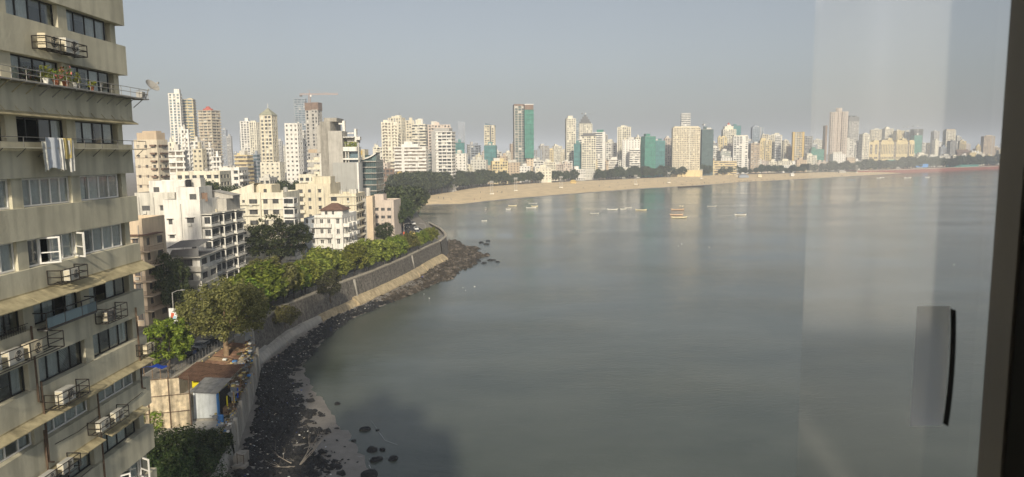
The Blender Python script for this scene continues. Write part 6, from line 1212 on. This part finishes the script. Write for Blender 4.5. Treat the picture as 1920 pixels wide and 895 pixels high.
def person_mat():
    m = bpy.data.materials.new('clothed_figure'); m.use_nodes = True; n = m.node_tree; L = n.links; b = n.nodes['Principled BSDF']; tc = n.nodes.new('ShaderNodeTexCoord'); sx = n.nodes.new('ShaderNodeSeparateXYZ'); L.new(tc.outputs['Object'], sx.inputs[0]); oi = n.nodes.new('ShaderNodeObjectInfo')
    c1 = n.nodes.new('ShaderNodeValToRGB'); c1.color_ramp.interpolation = 'CONSTANT'; e = c1.color_ramp.elements; e[0].color = (.5,.5,.48,1); e[1].position = .8; e[1].color = (.03,.03,.04,1)
    for p_, c in ((.15,(.35,.05,.04)),(.3,(.05,.08,.2)),(.45,(.04,.04,.04)),(.6,(.4,.25,.05)),(.7,(.1,.2,.12))): x = e.new(p_); x.color = (*c,1)
    L.new(oi.outputs['Random'], c1.inputs[0]); c2 = n.nodes.new('ShaderNodeValToRGB'); c2.color_ramp.interpolation = 'CONSTANT'; f = c2.color_ramp.elements; f[0].color = (0,0,0,1); f[1].position = .53; f[1].color = (.5,.5,.5,1); x = f.new(.86); x.color = (1,1,1,1)
    d = n.nodes.new('ShaderNodeMath'); d.operation = 'DIVIDE'; d.inputs[1].default_value = 1.75; L.new(sx.outputs[2], d.inputs[0]); L.new(d.outputs[0], c2.inputs[0])
    m1 = n.nodes.new('ShaderNodeMix'); m1.data_type = 'RGBA'; m1.inputs[6].default_value = (.03,.035,.05,1); g1 = n.nodes.new('ShaderNodeMath'); g1.operation = 'GREATER_THAN'; g1.inputs[1].default_value = .2; L.new(c2.outputs[0], g1.inputs[0]); L.new(g1.outputs[0], m1.inputs[0]); L.new(c1.outputs[0], m1.inputs[7])
    m2 = n.nodes.new('ShaderNodeMix'); m2.data_type = 'RGBA'; m2.inputs[7].default_value = (.16,.09,.06,1); g2 = n.nodes.new('ShaderNodeMath'); g2.operation = 'GREATER_THAN'; g2.inputs[1].default_value = .8; L.new(c2.outputs[0], g2.inputs[0]); L.new(g2.outputs[0], m2.inputs[0]); L.new(m1.outputs[2], m2.inputs[6]); L.new(m2.outputs[2], b.inputs['Base Color']); MATS['clothed_figure'] = m
person_mat(); PM = [person_mesh(i) for i in range(3)]
for me in PM: me.materials.append(M('clothed_figure'))
q = random.Random(21)
def beach_pt(i, t):
    k = min(int(i), len(we)-2); f = i-k; a = [we[k][c]*(1-f)+we[k+1][c]*f for c in (0,1)]; e = [be[k][c]*(1-f)+be[k+1][c]*f for c in (0,1)]; z = lerp_tab(prof, t); return a[0]+(e[0]-a[0])*t, a[1]+(e[1]-a[1])*t, z
for k in range(150):
    if k < 75: i = q.uniform(6, 70); t_ = q.uniform(.1,.95)
    else: i = q.uniform(38, 66); t_ = q.uniform(.02,.16)
    x, y, z = beach_pt(i, t_); tag(link('person', q.choice(PM), None, (x,y,z-.05), q.random()*6.28), 'small figure standing or strolling on the open sand' if k < 75 else 'small figure in the crowd along the water line', 'person', 'people on the open sand' if k < 75 else 'crowd along the water line')
def mast(px_, py, h_=11, lab=''):
    p = P(px_, py, 2.6); t = thing('light_mast', 'pale floodlight mast with twin posts on the beach', 'light mast', (p.x,p.y,2.3), 0, 'floodlight masts on the beach')
    m = MB(); m.box(-2,2,-1.2,1.2,0,1.0); m.build('base', 'cream_pale', t); m = MB(); m.bar((-1.2,0,1),(-1.2,0,h_),.2); m.bar((1.2,0,1),(1.2,0,h_),.2)
    for k in range(int(h_/2)): m.bar((-1.2,0,1+2*k),(1.2,0,min(h_,3+2*k)),.09)
    m.build('posts', 'concrete_pale', t); m = MB(); m.box(-2,2,-.4,.4,h_-.2,h_+.1); m.box(-2,2,-.4,.4,h_+1.4,h_+1.6); [m.box(-1.9+i*.8,-1.3+i*.8,-.5,.3,h_+.2,h_+1.3) for i in range(5)]; m.build('lamp_frame', 'grey', t)
for a, c in ((922,364),(967,358),(1052,352),(1192,346),(1254,343),(1315,335),(1381,331),(1606,324)): mast(a, c, q.uniform(10,13))
for i, (px_, py, w_, ma, lb_) in enumerate(((784,372,9,'net_green','green sheet stall at the near end of the sand'),(1075,344,12,'gold','yellow awning stalls beside the round dark trees'),(1395,333,20,'bluegrey','grey blue tent roof below the dark trees'),(1425,332,8,'boat_yellow','yellow beach cart below the dark trees'),(1486,330,7,'white','white tent on the sand below the gabled hall'),(1580,324,14,'concrete_pale','pale hipped pavilion at the end of the sand'))):
    p = P(px_, py, 3); t = thing('beach_stall', lb_, 'stall', (p.x,p.y,2.7)); W_ = w_/F*p.y*.9; part(t, 'booth', ma, (-W_/2,W_/2,0,5,0,2.6)); m = MB(); m.poly([(-W_/2-.6,-.6,2.6),(W_/2+.6,-.6,2.6),(W_/4,2.5,4.6),(-W_/4,2.5,4.6)]); m.poly([(W_/2+.6,-.6,2.6),(W_/2+.6,5.6,2.6),(W_/4,2.5,4.6)]); m.poly([(-W_/2-.6,5.6,2.6),(-W_/2-.6,-.6,2.6),(-W_/4,2.5,4.6)]); m.poly([(W_/2+.6,5.6,2.6),(-W_/2-.6,5.6,2.6),(-W_/4,2.5,4.6),(W_/4,2.5,4.6)]); m.build('roof', ma, t)
a, c = P(1272,352,0), P(1320,350,0); m = MB(); m.prism([(a.x,a.y-3),(c.x,c.y-2),(c.x+1,c.y+2),(a.x,a.y+5)], -.5, 1.1); tag(m.build('jetty','rock_brown'), 'low dark jetty reaching into the water from the sand', 'jetty')
# right shore: red wall, promenade, billboards
ws = [P(1606,326,0),P(1690,323.5,0),P(1780,320,0),P(1870,316.5,0),P(1990,311,0)]; m = MB(); wp = [(p.x,p.y) for p in ws]; strip(m, offs(wp,-.0), 5.0, offs(wp,1.5), -.5); strip(m, offs(wp,-60), 5.0, wp, 5.0); t = tag(m.build('shore_wall','brick_red'), 'long brick red sea wall on the right hand shore', 'sea wall'); m = MB(); strip(m, offs(wp,-6), 5.9, offs(wp,.5), 5.9); strip(m, offs(wp,.5), 5.9, offs(wp,.5), 5.0); m.build('coping', 'coping', t)
for px0, px1, y0_, y1_, ds, ma, lb_ in ((1718,1740,308,316,1420,'blue_paint','blue billboard panel on the right shore'),(1701,1721,304,312,1425,'sign_white','white hoarding beside the blue billboard panel'),(1680,1689,313,321,1390,'concrete_pale','small pale kiosk on the right shore wall'),(1762,1773,301,315,1470,'cream','small cream three storey house on the right shore'),(1664,1682,300,307,1410,'teal','pale teal roofed pavilion in the right shore trees'),(1603,1612,312,322,1340,'white','white arch gate at the start of the red wall'),(1635,1640,312,319,1370,'cream_pale','small cream pavilion on the promenade')):
    a = D(px0,y0_,ds); c = D(px1,y1_,ds); t = thing('shore_structure', lb_, 'structure', (a.x,ds,min(c.z,5)-.1)); W_ = c.x-a.x; h_ = a.z-t.location.z; m = MB(); m.box(0,W_,0,max(1.5,W_*.3),h_*.25,h_); m.build('panel', ma, t); m = MB(); [m.box(W_*f-.3,W_*f+.3,.3,.9,-1,h_*.25) for f in (.1,.5,.9)]; m.build('posts', 'grey', t)
a, c = D(1775,318,1500), D(1835,309,1500); m = MB(); m.box(a.x,c.x,1500,1506,4.8,9); m.box(a.x-2,c.x+2,1498,1508,9,9.6); tag(m.build('green_shed','teal'), 'long low teal shed on the right shore', 'shed')

# ------------------------------------------------------------------ vehicles, lamps, signs on the road
def car(px_, py, ma, label, rz, kind=0):
    p = P(px_, py, 7.0); t = thing('car', label, 'car', (p.x,p.y,6.935), rz, 'cars on the road at the bend'); m = MB(); pr_ = [(-2.05,.35),(-2.1,.75),(-1.9,.9),(-1.0,.95),(-.55,1.42),(.85,1.45),(1.5,1.0),(2.0,.92),(2.08,.6),(2.05,.3)]
    m.grid([[(x*(1 if j in (1,2) else .99),y*(.88 if z > 1.2 else 1),z) for x,z in pr_] for j, y in enumerate((-.86,-.84,.84,.86))]); 
    for s_ in (-1,1): m.poly([(x*.99,s_*.86*(.88 if z > 1.2 else 1),z) for x,z in (pr_ if s_ > 0 else pr_[::-1])])
    m.build('body', ma, t, False); part(t, 'side_glass', 'car_glass', (-.75,1.0,-.83,.83,1.0,1.32)); m = MB(); m.poly([(-1.02,-.7,.98),(-.6,-.66,1.40),(-.6,.66,1.40),(-1.02,.7,.98)][::-1]); m.v = [(x-.03,y,z+.03) for x,y,z in m.v]; m.build('windscreen', 'car_glass', t); m = MB(); m.poly([(.9,-.66,1.43),(1.46,-.7,1.03),(1.46,.7,1.03),(.9,.66,1.43)]); m.v = [(x+.03,y,z+.03) for x,y,z in m.v]; m.build('rear_glass', 'car_glass', t)
    for (x, y) in ((-1.3,-.8),(-1.3,.8),(1.3,-.8),(1.3,.8)): m = MB(); m.tube([(x,y-.11,.33),(x,y+.11,.33)], [.33,.33], 12); m.build('wheel', 'rubber', t)
    for y in (-.6,.6): part(t, 'headlight', 'headlight', (-2.12,-2.06,y-.18,y+.18,.62,.76))
ang = math.atan2(1,-.3)
car(780,431,'car_white','white hatchback in the middle of the road at the bend',ang); car(773,440,'car_yellow','yellow topped taxi nearest the promenade trees',ang+.05); car(764,428,'car_black','black car under the dark grove at the bend',ang); car(783.5,438,'car_grey','grey car directly behind the two white cars',ang+3.14); car(790,438.5,'car_white','white sedan on the seaward lane',ang+3.14); car(774,421,'car_white','small white car farthest along the road',ang+.1); car(692,468,'car_white','white car parked beside the tan gatehouse',.3); car(415,560,'car_white','white car half hidden behind promenade trees near the terrace building',ang-.3)
def lamp(px_, py_base, h_, label, arm=(1,0), banner=None):
    p = P(px_, py_base, 7.0); t = thing('street_lamp', label, 'street lamp', (p.x,p.y,6.95)); m = MB(); m.tube([(0,0,0),(0,0,h_*.6),(0,0,h_)], [.14,.1,.07], 6); m.tube([(0,0,h_-.05),(arm[0]*.9,arm[1]*.9,h_+.35),(arm[0]*1.9,arm[1]*1.9,h_+.45)], [.06,.05,.05], 5); m.build('post', 'rail_metal', t); m = MB(); m.box(arm[0]*1.9-.35,arm[0]*1.9+.35,arm[1]*1.9-.15,arm[1]*1.9+.15,h_+.4,h_+.52); m.build('lamp_head', 'grey', t)
    if banner:
        b_ = part(t, 'banner', 'sign_white', (-.75,.75,-.22,-.14,h_*.42,h_*.42+2.4)); m = MB(); m.poly([(-.5,-.225,h_*.42+.5),(.1,-.225,h_*.42+.4),(.2,-.225,h_*.42+1.5),(-.3,-.225,h_*.42+1.6)],0); m.poly([(-.1,-.23,h_*.42+.4),(.5,-.23,h_*.42+.4),(.5,-.23,h_*.42+.9),(.0,-.23,h_*.42+1.0)],1); m.build('banner_print', ['sign_red','sign_blue'], b_)
lamp(758,452,6.5,'street lamp with a red sign box at the bend of the road',(1,.2)); lamp(730,459,5.5,'street lamp beside the tan gatehouse trees',(1,0)); lamp(798,449,6.0,'street lamp on the seaward pavement at the bend',(-1,0)); lamp(547,520,8.0,'street lamp rising above the promenade trees before the dark tree',(1,0)); lamp(329,640,9.0,'street lamp with a white printed banner beside the olive block',(1,0),True); lamp(461,570,9,'lamp post with a dark banner before the terrace building',(1,0))
p = P(758,452,7); m = MB(); m.box(p.x-.3,p.x+.3,p.y-.4,p.y-.25,9.6,10.6); tag(m.build('sign_board','sign_red'), 'small red sign board on the lamp post at the bend', 'sign')
p = D(606,486,214); t = thing('billboard', 'white and blue billboard on posts in front of the tiled roof house', 'billboard', (p.x,214,6.95)); W_ = 36/F*214; part(t, 'panel', 'sign_white', (0,W_,0,.25,2.0,4.6)); m = MB(); m.poly([(.3,-.01,2.3),(W_*.5,-.01,2.3),(W_*.42,-.01,4.0),(.6,-.01,4.2)],0); m.poly([(.1,-.012,2.02),(W_*.75,-.012,2.02),(W_*.75,-.012,2.25),(.1,-.012,2.25)],1); m.poly([(W_*.75,-.012,2.02),(W_-.1,-.012,2.02),(W_-.1,-.012,2.25),(W_*.75,-.012,2.25)],2); m.build('print', ['sign_blue','blue_paint','sign_yellow'], t); m = MB(); [m.box(W_*f-.12,W_*f+.12,.05,.3,0,2.0) for f in (.1,.9)]; m.build('posts', 'grey', t); part(t, 'light_bar', 'grey', (-.2,W_+.2,-.5,-.3,4.7,4.8))
p = P(366,674,7.0); tag(link('person', PM[1], None, (p.x,p.y,7.05), 1.0), 'person in pale clothes walking on the pavement behind the lamp strung parapet', 'person')
for i, (px_, py) in enumerate(((352,668),(378,655),(392,648))): p = P(px_, py, 7.0); car(px_, py, ('car_black','car_grey','car_black')[i], ('black car parked under the bright yellow green tree','grey car parked behind the pale parapet','dark car parked under the large spreading tree')[i], 1.5)

# ------------------------------------------------------------------ buildings behind the camera (they cast the shadows on the bay)
t = thing('own_building', 'building around the open window, with a dim room behind the glass', 'building', (0,-6,0))
def ob(name, ma, *b):
    m = MB(); [m.box(*x) for x in b]; return m.bw(name, ma, t)
ob('wall', 'plaster_olive_end', (-15,5,-3.4,.85,0,38.4), (-15,5,-3.4,.85,41.6,49), (-15,-4,-3.4,.85,38.4,41.6), (3,5,-3.4,.85,38.4,41.6), (-12,1,-3,0,49,54), (-8,-4,-3,0,54,57))
ob('room_lining', 'room_wall', (-3.99,-3.9,-3.3,.7,38.41,41.59), (2.9,2.99,-3.3,.7,38.41,41.59), (-3.9,2.9,-3.3,-3.2,38.41,38.9), (-3.9,1.7,-3.3,-3.2,38.9,41.5), (-3.9,2.9,-3.2,.7,38.41,38.5), (-3.9,2.9,-3.2,.7,41.5,41.59))
for cx0, cx1, seed in ((1.78,2.34,0),(2.38,2.9,1)):
    m = MB(); rows = []
    for zc, sh in ((38.55,0),(40.86,0),(40.90,.17),(41.45,.17)): x_ = cx0+(sh if seed == 0 else 0); rows.append([(x_+(cx1-x_)*i/40, -3.05+.035*math.sin(i*1.1+seed), zc) for i in range(41)])
    m.grid(rows); m.bw('curtain', 'sheer_curtain', t, True)
ob('window_wall', 'room_wall', (-3.9,2.9,.70,.84,38.5,39.2), (-3.9,2.9,.70,.84,41.0,41.5), (.62,2.9,.70,.84,39.2,41.0), (-3.9,-2.4,.70,.84,39.2,41.0))
t2 = thing('window_frame', 'dark sliding window frame with reflecting glass and a grey pull handle', 'window', (0,.77,39.2))
def wf(name, ma, *b):
    m = MB(); [m.box(*x) for x in b]; return m.bw(name, ma, t2)
wf('stile', 'alu_beige', (.545,.62,.752,.790,39.2,41.0)); wf('jamb', 'seal_black', (.5475,.64,.66,.75,39.2,41.0)); wf('stile', 'alu_beige', (-2.4,-2.3,.75,.80,39.2,41.0)); wf('rail', 'alu_beige', (-2.3,.545,.755,.788,39.2,39.28), (-2.3,.545,.755,.788,40.92,41.0))
wf('glass_pane', 'pane_clear', (-2.3,.3285,.770,.771,39.28,40.92)); wf('reflective_pane', 'pane_reflective', (.3285,.545,.780,.781,39.28,40.92))
hx = D(1738,684,.84); m = MB(); rows = []
for j in range(13): v = j/12*2-1; rows.append([(hx.x-.021+.040*i/8, .832-.016*math.sqrt(max(0,1-(i/8*2-1)**2))*(1-abs(v)**6), hx.z+.075*v) for i in range(9)])
m.grid(rows); m.bw('handle', 'handle_plastic', t2, True); m = MB(); m.grid([[(hx.x+.0192+.003*(1-(j/6-1)**2), .832-.011*k, hx.z-.072+.144*j/12) for k in (0,1)] for j in range(13)]); m.bw('handle_edge', 'seal_black', t2, True)
t = thing('neighbour_tower', 'tower beyond the olive block, shading the end wall of the white terrace building', 'tower', (-61,66,0)); part(t, 'wall', 'plaster_olive_end', (-2,5,-8,4,0,46), (-1.4,4.2,-6,3.6,46,61), (.2,3.2,-5,3.5,61,70), (1,2.4,-2,2,70,73)); part(t, 'floor_bands', 'awning', *[(-2.3,5.3,-8.3,4.3,3.1*k,3.1*k+.3) for k in range(1,14)])
